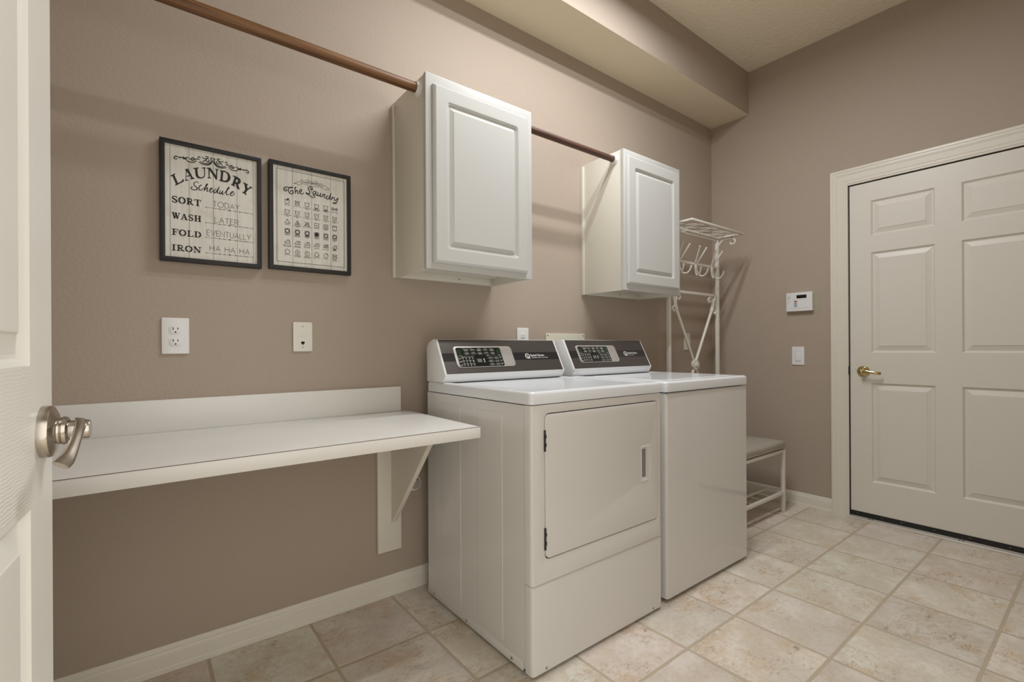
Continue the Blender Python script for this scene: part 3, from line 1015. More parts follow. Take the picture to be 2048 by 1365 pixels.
part('lettering', bm, INKG, kp, smooth=0)

ls = thing('light_switch', 'white rocker light switch below the security keypad', 'light switch', (WX, 1.347, .941))
bm = BM(); wall_plate(bm, -1.3855, -1.309, .941, 1.0635, MK)
part('plate', bm, PLASW, ls)
bm = BM(); plate(bm, [rrect(-1.3655, -1.3305, .967, 1.047, .001, 2), rrect(-1.3635, -1.3325, .969, 1.032, .001, 2)], MK, .0055, .0075)
part('rocker_frame', bm, PLASW, ls)
bm = BM(); prism(bm, [(.969, .004), (1.031, .004), (1.031, .007), (1.0, .0078), (.969, .0105)], basis((WX, 0, 0), (0, 0, 1), (-1, 0, 0), (0, -1, 0)), -1.363, -1.333, .0005)
part('rocker', bm, PLASW, ls)

# ================================================================== signs
POLY=[[[(-120.6,81),(-108.1,91.6),(-107.6,88.6),(-110,85.7),(-100,60.5),(-92,66.8),(-87.4,74.3),(-86,77.6),(-84.6,77.5),(-83.9,69.1),(-106.7,50.3),(-107.7,53.3),(-105.1,55.8),(-115.1,80.9),(-119.8,78.1)]],[[(-80.1,111.3),(-72,115.1),(-58.1,86.7),(-54.2,88.4),(-53.5,84.8),(-64.7,80.4),(-65.3,82.6),(-63.1,84.3),(-66.3,91.6),(-77.3,86.3),(-76.8,76.5),(-72.4,77.9),(-72.1,74.9),(-80.3,71.2),(-80.6,73.5),(-79,75.4),(-77.7,108.5),(-79.9,108.3)],[(-75.8,104.4),(-67.4,94.4),(-77.2,89.2)]],[[(-56.8,120.9),(-42.6,125.8),(-41.8,122.6),(-45.8,120.8),(-44.2,102.8),(-42,95.3),(-35.8,93.3),(-29,96.7),(-25.6,104.2),(-26.4,125.7),(-31.7,124.9),(-32.1,128.2),(-21.5,130.6),(-21.6,127.9),(-23.8,126.3),(-23.4,104.7),(-25.7,96.1),(-30.2,91.8),(-38.1,88.8),(-45.3,89.2),(-49.8,94.9),(-51.4,103.8),(-52.4,118.2),(-56.6,117.5)]],[[(-18.1,130.7),(-8.4,132.9),(8.8,109),(9.4,129.5),(5.4,130.6),(6,132.5),(16.4,132.8),(16.8,130.5),(12.9,128.9),(11.6,95.3),(8.7,95.1),(-10.2,123.7),(-10.6,99.4),(-6.3,98.7),(-6.3,96.3),(-16.4,94.8),(-16.4,97.1),(-13.2,98.8),(-13.6,127),(-18.1,127.6)]],[[(21.1,130.8),(34.6,131.8),(46.5,126.8),(52.4,115.7),(51.8,104.6),(46.3,95.9),(39.2,92),(28.5,92.1),(18.2,93.3),(18.2,96.3),(21.5,97.5),(24,126),(20.8,127.3)],[(30.5,127.4),(28,98.1),(34.5,96.8),(41.6,101),(44.6,111.3),(42.9,121.9),(37.6,126.9)]],[[(60.2,120.9),(72.9,118.8),(81.5,113.7),(84.5,106),(82.6,97.9),(75.9,93),(78.3,82.4),(80.7,77.3),(79.8,74.6),(71.5,77.5),(69.2,90.9),(66.2,92.4),(63.7,85.7),(67,84.9),(65.7,81.5),(53.5,87),(54.1,89.9),(57.7,89.9),(65.1,115.7),(59.9,118.1)],[(70.5,111.3),(68,99.7),(72.2,98.5),(75.9,102.8),(75.3,108.2)]],[[(92.5,104.2),(107.1,98.8),(106.7,95.2),(103.3,95.2),(105.4,84.4),(112.9,88.7),(111.7,91.3),(112.9,94.3),(121.1,89.6),(119.8,86.6),(116.7,87.3),(106,78.2),(99.1,65.6),(102.8,62.8),(101.5,59),(89.2,66.4),(89.8,70),(93.5,68.7),(97.9,79.4),(95.5,98.5),(92.2,100.6)]]]
SCH=[[(-42.1,71.9),(-46,75.5),(-51.5,74),(-55.4,68.5),(-54.3,62.8),(-49.4,57.8),(-46.1,53.8),(-48.3,48.7),(-55,46.7),(-61.6,47.4),(-63.8,50.9),(-62.1,55.2),(-58.2,56)],[(-33.1,65.1),(-35.4,67.3),(-39.3,62.5),(-41.6,55.4),(-39.9,49.1),(-34.9,50.1),(-29.2,56.6)],[(-29.2,55.2),(-20.1,66.4),(-16.7,73.2),(-19,73.4),(-23,61.8),(-27,48.3)],[(-26.4,49.1),(-21.3,58.1),(-16.7,61.8),(-17.9,53.5),(-17.4,48.9),(-13.4,51.7)],[(-9.9,53.7),(-4.8,57.4),(-3,62.5),(-6.5,62.5),(-9.9,55),(-9.4,48.4),(-4.2,49.4),(0.4,55.8)],[(10.3,61.8),(5.1,60.1),(1.6,51.9),(3.3,47.5),(7.9,51.8),(12.6,59.5),(18.5,73)],[(18.5,73),(12.6,55.5),(12.5,48.7),(16.6,50.8)],[(21.4,59.9),(19,51.3),(20.7,47.5),(26,54),(29,60.1)],[(29,60.1),(26.6,51.4),(27.8,47.5),(31.9,51.1)],[(31.9,51.1),(42.6,65.5),(48,74.9),(45.6,74.4),(40.2,60.9),(39.6,49.8),(43.7,48.6),(47.3,52.7)],[(50.9,53.4),(58.1,57.6),(61.2,63),(57.6,63),(52.1,55),(52.7,48.2),(59.3,49.5),(66,59.8)]]
ORN=[[(-105.5,151.7),(-103.9,148.8),(-108.2,147.1),(-110.3,142.1),(-107.7,138.8),(-102.9,140.6),(-102.3,142.7)],[(-103.9,148.2),(-98.6,148.1),(-93.7,147.4),(-89.4,149.1)],[(-97,144),(-92.7,147.6),(-87.3,147.6),(-81.9,146.7),(-78.6,145.8),(-76.4,151.5),(-71,152.2)],[(-86.2,153.1),(-83.5,149.2),(-78.6,149)],[(-85.1,143.5),(-81.9,146.3)],[(-77.5,148.6),(-74.3,140.9),(-67.8,138.5),(-57.9,139.5),(-51.2,143.7),(-49,148.9)],[(-71,152.2),(-65.5,148.9),(-61.1,145.6),(-56.7,147),(-53.9,151.7),(-56.7,155),(-60.6,153.4),(-62.2,149.7),(-58.9,149.1)],[(-52.3,149.4),(-46.7,153.4),(-41.1,154.1),(-40,152.3)],[(-44.5,158.6),(-40.5,162.2),(-36.6,159.8)],[(-41.2,144.7),(-34.5,141),(-23.2,138.9),(-13,141.3),(-4.9,149.2),(-0.6,159.7)],[(-38.9,147.9),(-31.1,144.4),(-20.9,143.5),(-11.8,146.3),(-6,154.4),(-4.8,167.5)],[(-32.1,164.9),(-28.8,160.4),(-20.8,160),(-14,165.9),(-18.5,168.6),(-23.1,166.2)],[(-20.8,160.9),(-19.7,155.2),(-25.4,152.5),(-29.9,148)],[(-14,160.5),(-11.8,154.4),(-16.3,150.6),(-19.7,151.1)],[(-7.1,166.9),(-5.8,164.5),(-3.1,167.9)]]
LAU=[[(-95.5,101.9),(-92,103.2),(-88.6,100.8),(-90.3,96.1),(-95.5,95.1),(-99.5,99.8),(-97.7,106.4),(-90.8,110.3),(-80.5,110.5),(-72.3,110.9),(-65.9,113.5)],[(-68.2,114.6),(-78.1,111),(-83.4,103.1),(-82.8,94.5),(-78.2,89.1),(-72.4,87.8),(-67.2,91.3),(-66,96.5),(-69.5,100.9),(-74.1,99.9),(-76.5,96.3),(-74.7,93.6)],[(-60.6,114.5),(-59.3,102.9),(-57.8,91.2)],[(-61.8,110.5),(-57.1,115.9),(-58.2,117.5)],[(-57.8,98.2),(-53.6,105.3),(-50.7,103.3),(-49.5,94.7),(-46,93.5)],[(-44.2,99.6),(-38.2,103.3),(-36.4,109.3),(-39.9,110.5),(-43.5,104.7),(-42.4,97.4),(-37.1,94.6),(-32.3,96.2),(-28.6,100.7)],[(-6.2,117.2),(-3.1,120.4),(1.1,119.3),(0.5,114.7)],[(0.5,114.7),(3.6,120.5),(2.4,126),(-3.7,128),(-10.4,124.1),(-11.7,118.7),(-8.1,113),(-5.7,107.1),(-9.3,100),(-14.2,97.2),(-19,99.4),(-19.6,102.5),(-15.4,101.4),(-9.4,97.5),(-2.1,91.2),(4,88.5),(10.2,91),(12,95.2),(9,98.5),(5.3,95.2)],[(17.1,112.9),(10.3,114.1),(6,108.1),(5.9,101.7),(10.2,101.3),(16.4,110.2),(17.7,115.6)],[(17.1,112.9),(16.4,102.5),(21.3,99.6),(23.2,102.5)],[(25.1,113.2),(23.2,103.8),(25.7,99.1),(31.3,102.8),(34.5,111.1)],[(35.1,112.6),(32.5,100.4),(35.7,97.8),(40.1,100.6)],[(43.9,110.4),(42.2,104.9),(40.7,98.1)],[(42,103.5),(47.7,109.8),(50.8,107.8),(48.2,96.9),(53.9,95.4)],[(64.1,106.5),(57.8,103.9),(56.4,95.9),(61.5,92.9),(66.6,99.1),(74.4,118.9)],[(74.4,118.9),(69.2,97),(73,91.8)],[(79.5,106.8),(77.5,99.9),(75.6,91.6)],[(76.9,98.4),(83.4,103.6),(87.2,103)],[(88.5,103.2),(87.2,95.1),(92.4,93.4),(98.9,102.6),(102.8,104.6)],[(102.8,104),(98.2,91.9),(93.6,82.4),(87.1,79.9),(81.9,81.6),(85.8,84.3),(93.6,84.4)]]
BAN=[[(-38.6,147.4),(-38,138.7),(-33.3,132.7)],[(-38.6,147.4),(-32,148.2),(-30.8,142.7),(-33.3,132.7)],[(-30.8,143.4),(-12.8,142.7),(0.6,142.3),(24.1,146.5),(42.8,149.1)],[(-30.9,135.1),(-12.8,132.5),(0.6,132),(17.8,133.6),(35.2,137.2)],[(42.8,149.1),(42.1,139.9),(36.5,134.8)],[(-39.2,141.6),(-49.9,138.1),(-64.1,128.9),(-52.3,130.7),(-47.6,126.6),(-35.7,132.2)],[(44.1,144.2),(55.4,141.3),(68.1,132.1),(59.2,131.6),(54.1,128),(37.7,134.4)],[(-26,146.3),(-20,150.1),(-12.7,153.5),(-6.6,150.4),(-12.7,145.9),(-15.2,148.6)],[(-6.7,148.4),(-0.6,147.2),(0.7,151.9),(3.1,146.6),(9.2,147.3)],[(10.5,152.7),(14.2,156),(20.4,152.2),(15.4,147.3),(9.2,147.3)],[(20.4,149.6),(27.8,149.9)]]


def sign(name, x0, x1, z0, z1, label):
    yb = WY - .0005
    t = thing(name, label, 'framed sign', ((x0 + x1) / 2, WY, z0), 'framed laundry signs')
    bm = BM()
    plate(bm, [rrect(x0, x1, z0, z1, .001, 1), rrect(x0 + .0145, x1 - .0145, z0 + .0145, z1 - .0145, 0)], facing_front(WY), .0005, .0255, .0012, 1)
    part('frame', bm, FRAME, t, smooth=30)
    bm = BM()
    box(bm, (x0 + .012, WY - .0185, z0 + .012), (x1 - .012, WY - .004, z1 - .012))
    board = part('board', bm, PLANK, t)
    M = basis(((x0 + x1) / 2, WY - .0188, (z0 + z1) / 2), (.001, 0, 0), (0, 0, .001), (0, -.001, 0))   # millimetres
    for u in (-121.5, -69.2, .3, 72.4, 123.5):
        bm = BM(); fillpoly(bm, rrect(u - .5, u + .5, -189, 190, 0), M, .05)
        part('plank_joint', bm, LAMD, board, smooth=0)
    return t, board, M

def traced(dst, strokes, wd, M, mir=False, thin=.55):
    for s in strokes:
        for sg in ((1, -1) if mir else (1,)):
            pts = catmull([(sg * (p[0] + (.6 if mir else 0)) - (.6 if mir else 0), p[1], 0) for p in s], 5)
            n = len(pts)
            wv = [wd * (thin + (1 - thin) * math.sin(PI * (i + .5) / n)) for i in range(n)]
            ribbon(dst, pts, wv, M, .3)

# ---- schedule sign
sg, board, M = sign('laundry_schedule_sign', .053, .353, 1.360, 1.7625, 'black framed sign listing a laundry schedule, left one of the two wall signs')
bm = BM()
for loops in POLY:
    lp = [[(u / 1000, v / 1000) for u, v in l] for l in loops]
    MM = basis((.203, WY - .0188, 1.561), (1, 0, 0), (0, 0, 1), (0, -1, 0))
    plate(bm, lp, MM, .0001, .0004)
part('headline_lettering', bm, INK, board, smooth=0)
bm = BM(); traced(bm, SCH, 3.0, M)
part('script_lettering', bm, INK, board, smooth=0)
bm = BM(); traced(bm, ORN, 3.2, M, mir=True)
part('scroll_ornament', bm, INK, board, smooth=0)
for wd_, (v, h), th_, (u, v2, h2, fit), dv in (
        ('SORT', (-6.5, 22), 'TODAY', (-1.0, .5, 18.5, 80), -6),
        ('WASH', (-60, 21), 'LATER', (4.5, -54, 18.5, 72), -59),
        ('FOLD', (-114, 20.5), 'EVENTUALLY', (-19, -101.5, 18.5, 134), -109.5),
        ('IRON', (-166, 20.5), 'HA HA HA', (-10.5, -154.5, 18.5, 121), -163)):
    bm = BM(); serif(bm, wd_, -118, v, h, 83, M, .3)
    part('task_word', bm, INK, board, smooth=0)
    bs = BM()
    sans(bs, th_, u, v2, h2, 1.25, M, .3, fit=fit)
    ribbon(bs, [(-22, dv), (121, dv + 1)], .8, M, .3)
    for q in (-22, 121):
        fillpoly(bs, circ(q, dv, 1.5, 10), M, .35)
    fillpoly(bs, circ(49, dv + .4, 2.6, 12), M, .35)
    for q, s in ((20, 1), (33, 1), (66, -1), (80, -1)):
        fillpoly(bs, [(q + s * 3, dv + .3), (q - s * 3, dv + 2.3), (q - s * 1.5, dv + .3), (q - s * 3, dv - 1.7)], M, .35)
    for q in (4, 95, 103):
        ribbon(bs, [(q - 3, dv + .3), (q + 3, dv + .3)], 1.4, M, .35)
    part('answer_line', bs, INKS, board, smooth=0)

# ---- laundry symbol sign
sg, board, M = sign('laundry_symbols_sign', .3775, .6795, 1.3645, 1.768, 'black framed sign explaining rows of laundry symbols, right one of the two wall signs')
bm = BM(); traced(bm, LAU, 3.3, M, thin=.75)
part('script_lettering', bm, INK, board, smooth=0)
bm = BM(); traced(bm, BAN, 1.3, M, thin=.7)
sans(bm, 'GUIDE TO', -27, 138.5, 4.6, .6, M, .3, fit=26); sans(bm, 'PROCEDURES', 2, 139.5, 4.6, .6, M, .3, fit=36)
part('banner_ornament', bm, INKS, board, smooth=0)
bm = BM(); ribbon(bm, rrect(-125, 127, -171.5, 175, 0), 1.5, M, .3, closed=True)
part('border_line', bm, mat('sign_border_brown', (.14, .11, .085), .6), board, smooth=0)
SW = 1.45
def tub(b, x, y):
    ribbon(b, [(x - 8, y + 8), (x - 6, y - 7), (x - 5, y - 8), (x + 5, y - 8), (x + 6, y - 7), (x + 8, y + 8)], SW, M, .3)
    ribbon(b, catmull([(x - 8, y + 5.5, 0), (x - 5, y + 6.5, 0), (x - 2, y + 5, 0), (x + 2, y + 6.5, 0), (x + 5, y + 5, 0), (x + 8, y + 6, 0)], 3), SW * .8, M, .3)
def cross(b, x, y, r=9):
    ribbon(b, [(x - r, y + r * .8), (x + r, y - r * .8)], SW, M, .35); ribbon(b, [(x - r, y - r * .8), (x + r, y + r * .8)], SW, M, .35)
def dots(b, x, y, n):
    for k in range(n):
        fillpoly(b, circ(x + (k % 3 - (min(n, 3) - 1) / 2) * 3.0, y - (k // 3) * 3.0, 1.0, 8), M, .35)
def sq(b, x, y, r=8):
    ribbon(b, rrect(x - r, x + r, y - r, y + r, 0), SW, M, .3, closed=True)
def ci(b, x, y, r=8, wd=None):
    ribbon(b, circ(x, y, r, 24), wd or SW, M, .3, closed=True)
def iron(b, x, y):
    ribbon(b, [(x - 9.5, y - 6), (x + 9.5, y - 6), (x + 7.5, y + 6.5), (x - 3, y + 6.5)], SW, M, .3)
    ribbon(b, [(x - 9.5, y - 6), (x - 7, y), (x - 3, y + 2), (x + 6.8, y + 2)], SW, M, .3)
def tri(b, x, y):
    ribbon(b, [(x, y + 8), (x - 9, y - 7), (x + 9, y - 7)], SW, M, .3, closed=True)
def under(b, x, y, n):
    for k in range(n):
        ribbon(b, [(x - 7, y - 2.2 * k), (x + 7, y - 2.2 * k)], SW, M, .3)
CAP = [['HAND WASH', 'DO NOT WASH', 'MACHINE WASH/NORMAL', 'MACHINE WASH/PERM PRESS', 'MACHINE WASH/GENTLE', 'DO NOT WRING'],
       ['MACHINE WASH/COLD', 'MACHINE WASH/WARM', 'MACHINE WASH/HOT', 'MACHINE WASH/HOT', 'MACHINE WASH/HOT', 'MACHINE WASH/HOT'],
       ['BLEACH', 'NON-CHLORINE/BLEACH', 'DO NOT BLEACH', 'DRY FLAT', 'DRIP DRY', 'LINE DRY'],
       ['TUMBLE DRY/NORMAL', 'TUMBLE DRY/PERM PRESS', 'TUMBLE DRY/GENTLE', 'TUMBLE DRY/NO HEAT', 'TUMBLE DRY/LOW HEAT', 'TUMBLE DRY/MEDIUM'],
       ['IRON ANY TEMP/STEAM OR DRY', 'IRON LOW/STEAM OR DRY', 'IRON MEDIUM', 'IRON HIGH', 'DO NOT IRON', 'NO STEAM'],
       ['DRY CLEAN', 'ANY SOLVENT/DRY CLEAN', 'PETROLEUM/SOLVENT ONLY', 'SHORT CYCLE', 'LOW HEAT', 'DO NOT/DRY CLEAN']]
for r_, z in enumerate((57.3, 18.8, -18.3, -54, -95, -132.3)):
    for c_, x in enumerate((-87.8, -52, -16.8, 18.4, 53.6, 87.6)):
        bi = BM()
        b, y = bi, z
        if r_ == 0:
            if c_ < 5: tub(b, x, y)
            if c_ == 0: fillpoly(b, [(x - 3, y + 3), (x + 1, y + 2), (x + 5, y + 6), (x + 6, y + 12), (x + 3, y + 13), (x - 1, y + 9)], M, .35)
            if c_ == 1: cross(b, x, y)
            if c_ in (3, 4): under(b, x, y - 10.3, c_ - 2)
            if c_ == 5:
                ribbon(b, catmull([(x - 10, y + 3, 0), (x - 6, y + 5, 0), (x, y, 0), (x + 6, y + 5, 0), (x + 10, y + 3, 0)], 4), SW, M, .3)
                ribbon(b, catmull([(x - 10, y - 3, 0), (x - 6, y - 5, 0), (x, y, 0), (x + 6, y - 5, 0), (x + 10, y - 3, 0)], 4), SW, M, .3); cross(b, x, y, 8)
                ci(b, x - 9, y, 3); ci(b, x + 9, y, 3)
        elif r_ == 1:
            tub(b, x, y); dots(b, x, y + (1 if c_ > 2 else -1), c_ + 1)
        elif r_ == 2:
            if c_ < 3: tri(b, x, y)
            if c_ == 1:
                ribbon(b, [(x - 4, y - 7), (x + 2, y + 4)], SW * 1.3, M, .3); ribbon(b, [(x + 1, y - 7), (x + 5, y)], SW * 1.3, M, .3)
            if c_ == 2: cross(b, x, y, 10)
            if c_ > 2: sq(b, x, y)
            if c_ == 3: ribbon(b, [(x - 5, y), (x + 5, y)], 2.0, M, .3)
            if c_ == 4:
                for q in (-4, 0, 4): ribbon(b, [(x + q, y - 5), (x + q, y + 5)], SW, M, .3)
            if c_ == 5: ribbon(b, [(x - 8, y + 8)] + [(x + 8 * math.cos(a), y + 8 - 4 * math.sin(a)) for a in [PI - PI * i / 8 for i in range(9)]], SW, M, .3)
        elif r_ == 3:
            sq(b, x, y); ci(b, x, y, 6.2, SW * 1.5)
            if c_ == 3: fillpoly(b, circ(x, y, 6.6, 20), M, .35)
            if c_ in (1, 2): under(b, x, y - 9.8, c_)
            if c_ == 4: dots(b, x, y, 1)
            if c_ == 5: dots(b, x, y, 2)
        elif r_ == 4:
            iron(b, x, y)
            if 0 < c_ < 4: dots(b, x + 1, y - 2.5, c_)
            if c_ == 4: cross(b, x, y, 9)
            if c_ == 5:
                for q in (-4, 0, 4): ribbon(b, [(x + q, y - 7), (x + q - 1, y - 12)], SW, M, .3)
                cross(b, x, y - 9.5, 4)
        else:
            ci(b, x, y, 8.2)
            if c_ == 1: sans(b, 'A', x - 2.3, y - 3.4, 6.6, 1.3, M, .3)
            if c_ == 2: sans(b, 'F', x - 1.6, y - 3.4, 6.6, 1.3, M, .3)
            if c_ in (3, 4):
                s = -1 if c_ == 3 else 1
                ribbon(b, arc(x, y, 8.2, 8.2, 10 * s, 70 * s, 8), 2.6, M, .35)
            if c_ == 5: cross(b, x, y, 10); dots(b, x, y, 2)
        part('care_symbol', bi, INK, board, smooth=0)
        bc = BM()
        low = -14.6 if (r_ in (0, 1, 4) or (r_ == 3 and c_ in (1, 2))) else -13.2
        for k, ln in enumerate(CAP[r_][c_].split('/')):
            sans(bc, ln, x, y + low - k * 4.0, 2.5, .62, M, .3, gap=.28, fit=min(29, sans_width(ln, 2.5, .28)), center=True)
        part('caption', bc, INKS, board, smooth=0)

# ================================================================== dryer and washer
def console(root, x0, x1, P, B, T, plate_u, disp_u, ps, ds, stripe_s, logo, sub, seed):
    """P: closed (y, z) outline; B, T: foot and head of the slanted face"""
    MX = basis((0, 0, 0), (0, 1, 0), (0, 0, 1), (1, 0, 0))
    c = part('console', prism(BM(), P, MX, x0 + .002, x1 - .002, .0008), PLASW, root)
    cy = sum(p[0] for p in P) / len(P); cz = sum(p[1] for p in P) / len(P)
    big = [(cy + (y - cy) * 1.02, cz + (z - cz) * 1.018) for y, z in P]
    big = [(y, max(z, P[0][1])) for y, z in big]
    for a, b in ((x0, x0 + .010), (x1 - .010, x1)):
        part('end_cap', prism(BM(), big, MX, a, b, .0035), PLASW, c)
    s = Vector((0, T[0] - B[0], T[1] - B[1])); Ls = s.length; s.normalize()
    nrm = Vector((1, 0, 0)).cross(s)
    M = basis((0, B[0], B[1]), (1, 0, 0), s, nrm)
    bm = BM(); plate(bm, [[(x0 + .010, .003), (x1 - .010, .003), (x1 - .010, Ls + .001), (x0 + .010, Ls + .001)]], M, -.001, .0012)
    gp = part('graphite_panel', bm, PANEL, c)
    bm = BM(); plate(bm, [[(x0 + .010, stripe_s[0]), (x1 - .010, stripe_s[0]), (x1 - .010, stripe_s[1]), (x0 + .010, stripe_s[1])]], M, .0011, .0014)
    part('stripe', bm, STRIPE, gp)
    bm = BM(); plate(bm, [rrect(plate_u[0], plate_u[1], ps[0], ps[1], .017, 6)], M, .001, .0042, .0012, 2)
    pl = part('silver_plate', bm, SILVER, c)
    bm = BM(); plate(bm, [rrect(disp_u[0], disp_u[1], ds[0], ds[1], .008, 5)], M, .004, .0046)
    dp = part('display', bm, BLACKG, c)
    # printing on the display
    du, dv = disp_u[1] - disp_u[0], ds[1] - ds[0]
    X = lambda f: disp_u[0] + f * du
    Yv = lambda f: ds[0] + f * dv
    W_ = .0048
    words, cnt = seed, [0]
    bw = BM(); bg = BM(); bo = BM()
    def txt(b, f, v, wd, h=.030, th=.0005):
        word = words[cnt[0] % len(words)]; cnt[0] += 1
        sans(b, word, X(f), Yv(v), dv * h, th, M, W_, fit=wd * du)
    for f, wd in ((.13, .07), (.24, .12), (.47, .08), (.62, .07), (.75, .07)):
        txt(bg, f, .93, wd)
    for v, n in ((.83, 5), (.655, 5)):
        for k in range(n):
            f = .15 + .146 * k
            ribbon(bg, rrect(X(f + .02), X(f + .115), Yv(v - .02), Yv(v + .085), .003, 3), .0006, M, W_, closed=True)
            fillpoly(bg, circ(X(f), Yv(v + .033), .0013, 8), M, W_)
            txt(bw, f + .034, v + .035, .066, .035)
            if k in (0, 2, 4): txt(bw, f + .034, v - .005, .066, .028)
    for f in (.018, .90):
        ribbon(bo, rrect(X(f), X(f + .075), Yv(.62), Yv(.89), .006, 4), .0009, M, W_, closed=True)
        ribbon(bo, rrect(X(f + .022), X(f + .053), Yv(.69), Yv(.82), .003, 4), .0011, M, W_, closed=True)
    txt(bw, .01, .545, .10, .04); txt(bw, .64, .545, .065, .045); txt(bw, .92, .56, .05, .035)
    ribbon(bg, [(X(.13), Yv(.56)), (X(.36), Yv(.56))], .0005, M, W_)
    ribbon(bg, [(X(.72), Yv(.555)), (X(.90), Yv(.555))], .0005, M, W_)
    for v in (.42, .245, .075):
        ribbon(bg, rrect(X(.005), X(.07), Yv(v - .03), Yv(v + .05), .0025, 3), .0005, M, W_, closed=True)
        txt(bw, .018, v - .005, .04, .03)
        for k in range(4):
            f = .105 + .07 * k
            txt(bw, f - .025, v + .055, .05, .035)
            fillpoly(bw, rrect(X(f - .007), X(f + .007), Yv(v - .02), Yv(v + .02), 0), M, W_)
    for v in (.40, .23, .06):
        for f in (.65, .79):
            ribbon(bg, rrect(X(f + .018), X(f + .118), Yv(v - .02), Yv(v + .085), .003, 3), .0006, M, W_, closed=True)
            fillpoly(bg, circ(X(f), Yv(v + .033), .0012, 8), M, W_)
            txt(bw, f + .036, v + .02, .062, .036)
        txt(bw, .925, v + .06, .055, .026); fillpoly(bw, rrect(X(.945), X(.955), Yv(v + .01), Yv(v + .035), 0), M, W_)
    fillpoly(bw, [(X(.545), Yv(.34)), (X(.575), Yv(.34)), (X(.56), Yv(.43))], M, W_)
    fillpoly(bw, [(X(.545), Yv(.29)), (X(.56), Yv(.20)), (X(.575), Yv(.29))], M, W_)
    part('key_lettering', bw, INKW, dp, smooth=0)
    part('key_outline', bg, INKG, dp, smooth=0)
    part('start_key', bo, INKGR, dp, smooth=0)
    bm = BM(); fillpoly(bm, rrect(X(.405), X(.505), Yv(.22), Yv(.40), 0), M, W_)
    part('digit_window', bm, LCD, dp, smooth=0)
    # brand emblem and words
    lu, lv = logo
    bm = BM()
    ribbon(bm, circ(lu + .015, lv + .001, .0120, 24), .0036, M, .0018, closed=True)
    ribbon(bm, catmull([(lu + .010, lv + .004, 0), (lu + .015, lv + .0018, 0), (lu + .016, lv - .003, 0), (lu + .028, lv - .0130, 0)], 4), .0038, M, .0019)
    w_ = .0019
    cu = bpy.data.curves.new('tmp', 'FONT'); cu.body = 'Speed Queen.'; cu.size = .0150; cu.offset = .00022
    ob = bpy.data.objects.new('tmp', cu); me = bpy.data.meshes.new_from_object(ob)
    bpy.data.objects.remove(ob); bpy.data.curves.remove(cu)
    xs = [v.co.x for v in me.vertices]
    k = .0895 / (max(xs) - min(xs))
    for v in me.vertices:
        v.co.x *= k
    me.transform(M @ Matrix.Translation((lu + .0335, lv - .0005, w_)))
    bm.from_mesh(me); bpy.data.meshes.remove(me)
    sans(bm, sub, lu + .038, lv - .0105, .0038, .0008, M, w_, fit=.102 if len(sub) > 14 else .052)
    part('brand_lettering', bm, INKW, gp, smooth=0)
    return c

def screws(root, pts, axis):
    for p in pts:
        bm = BM()
        lathe(bm, [(.0052, 0), (.0045, .0025), (.0018, .003), (0, .0022)], p, axis, 12)
        part('screw', bm, STEEL, root)

def feet(root, x0, x1, y0, y1, z):
    for x in (x0 + .05, x1 - .05):
        for y in (y0 + .06, y1 - .05):
            bm = BM(); lathe(bm, [(0, 0), (.018, 0), (.018, .012), (.007, .014), (.007, z + .03), (0, z + .03)], (x, y, 0), (0, 0, 1), 16)
            part('foot', bm, RUBB, root)

vert_front = lambda y: (lambda e: abs(e.verts[0].co.z - e.verts[1].co.z) > .1 and e.verts[0].co.y < y)

def appliance_lid(root, x0, x1, y0, y1, z0, z1, inset_):
    """top with rounded rim and a shallow sunk field"""
    bm = BM()
    def lp(d, r): return rrect(x0 + d, x1 - d, y0 + d, y1 - d * .4, r, 6)
    Z = z1 - .0
    rings = [(lp(.006, .012), z0), (lp(0, .016), z0 + .001), (lp(0, .016), Z - .010), (lp(.0015, .016), Z - .005), (lp(.005, .014), Z - .0015), (lp(.010, .012), Z),
             (lp(inset_, .012), Z - .0005), (lp(inset_ + .010, .012), Z - .0035), (lp(inset_ + .02, .012), Z - .0045)]
    ring_panel(bm, rings, ID)
    bm.faces.new([bm.verts.new((u, v, z0)) for u, v in lp(.006, .012)][::-1])
    bmesh.ops.recalc_face_normals(bm, faces=bm.faces)
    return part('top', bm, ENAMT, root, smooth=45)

# ------------------------------------------------------------------ dryer
X0, X1, Y0, Y1 = .980, 1.6735, 1.160, 1.853
Z0, ZL, ZT = .012, .8815, .924
dr = thing('dryer', 'white front loading dryer with square door, nearer of the two appliances beside the worktop', 'dryer', ((X0 + X1) / 2, (Y0 + Y1) / 2, 0))
bm = BM()
box(bm, (X0 + .001, Y0 + .036, Z0 + .012), (X1 - .001, Y1, ZL - .003))
for a, b in ((1.585, 1.735), (1.315, 1.472)):       # two pressed fields on the near side
    MS = facing_left(X0 + .001)
    ring_panel(bm, [(inset(-b, -a, .054, .843, 0, .006, 4), 0.0), (inset(-b, -a, .054, .843, .003, .006, 4), .0016), (inset(-b, -a, .054, .843, .004, .006, 4), .0016)], MS)
body = part('body', bm, ENAM, dr, smooth=30)
bm = BM()
tube(bm, catmull([(X0 + .001, 1.728, .115), (X0 + .001, 1.722, .090), (X0 + .001, 1.705, .066), (X0 + .001, 1.68, .058)], 4), .0022, 6)
part('pressed_bead', bm, ENAM, body)
part('base_flange', box(BM(), (X0 - .001, Y0 + .05, Z0), (X0 + .012, Y1 + .002, Z0 + .030), .0012), ENAM, dr)
part('base_flange', box(BM(), (X1 - .012, Y0 + .05, Z0), (X1 + .001, Y1, Z0 + .030), .0012), ENAM, dr)
screws(dr, [(X0 - .001, y, .0255) for y in (1.80, 1.545, 1.265)], (-1, 0, 0))
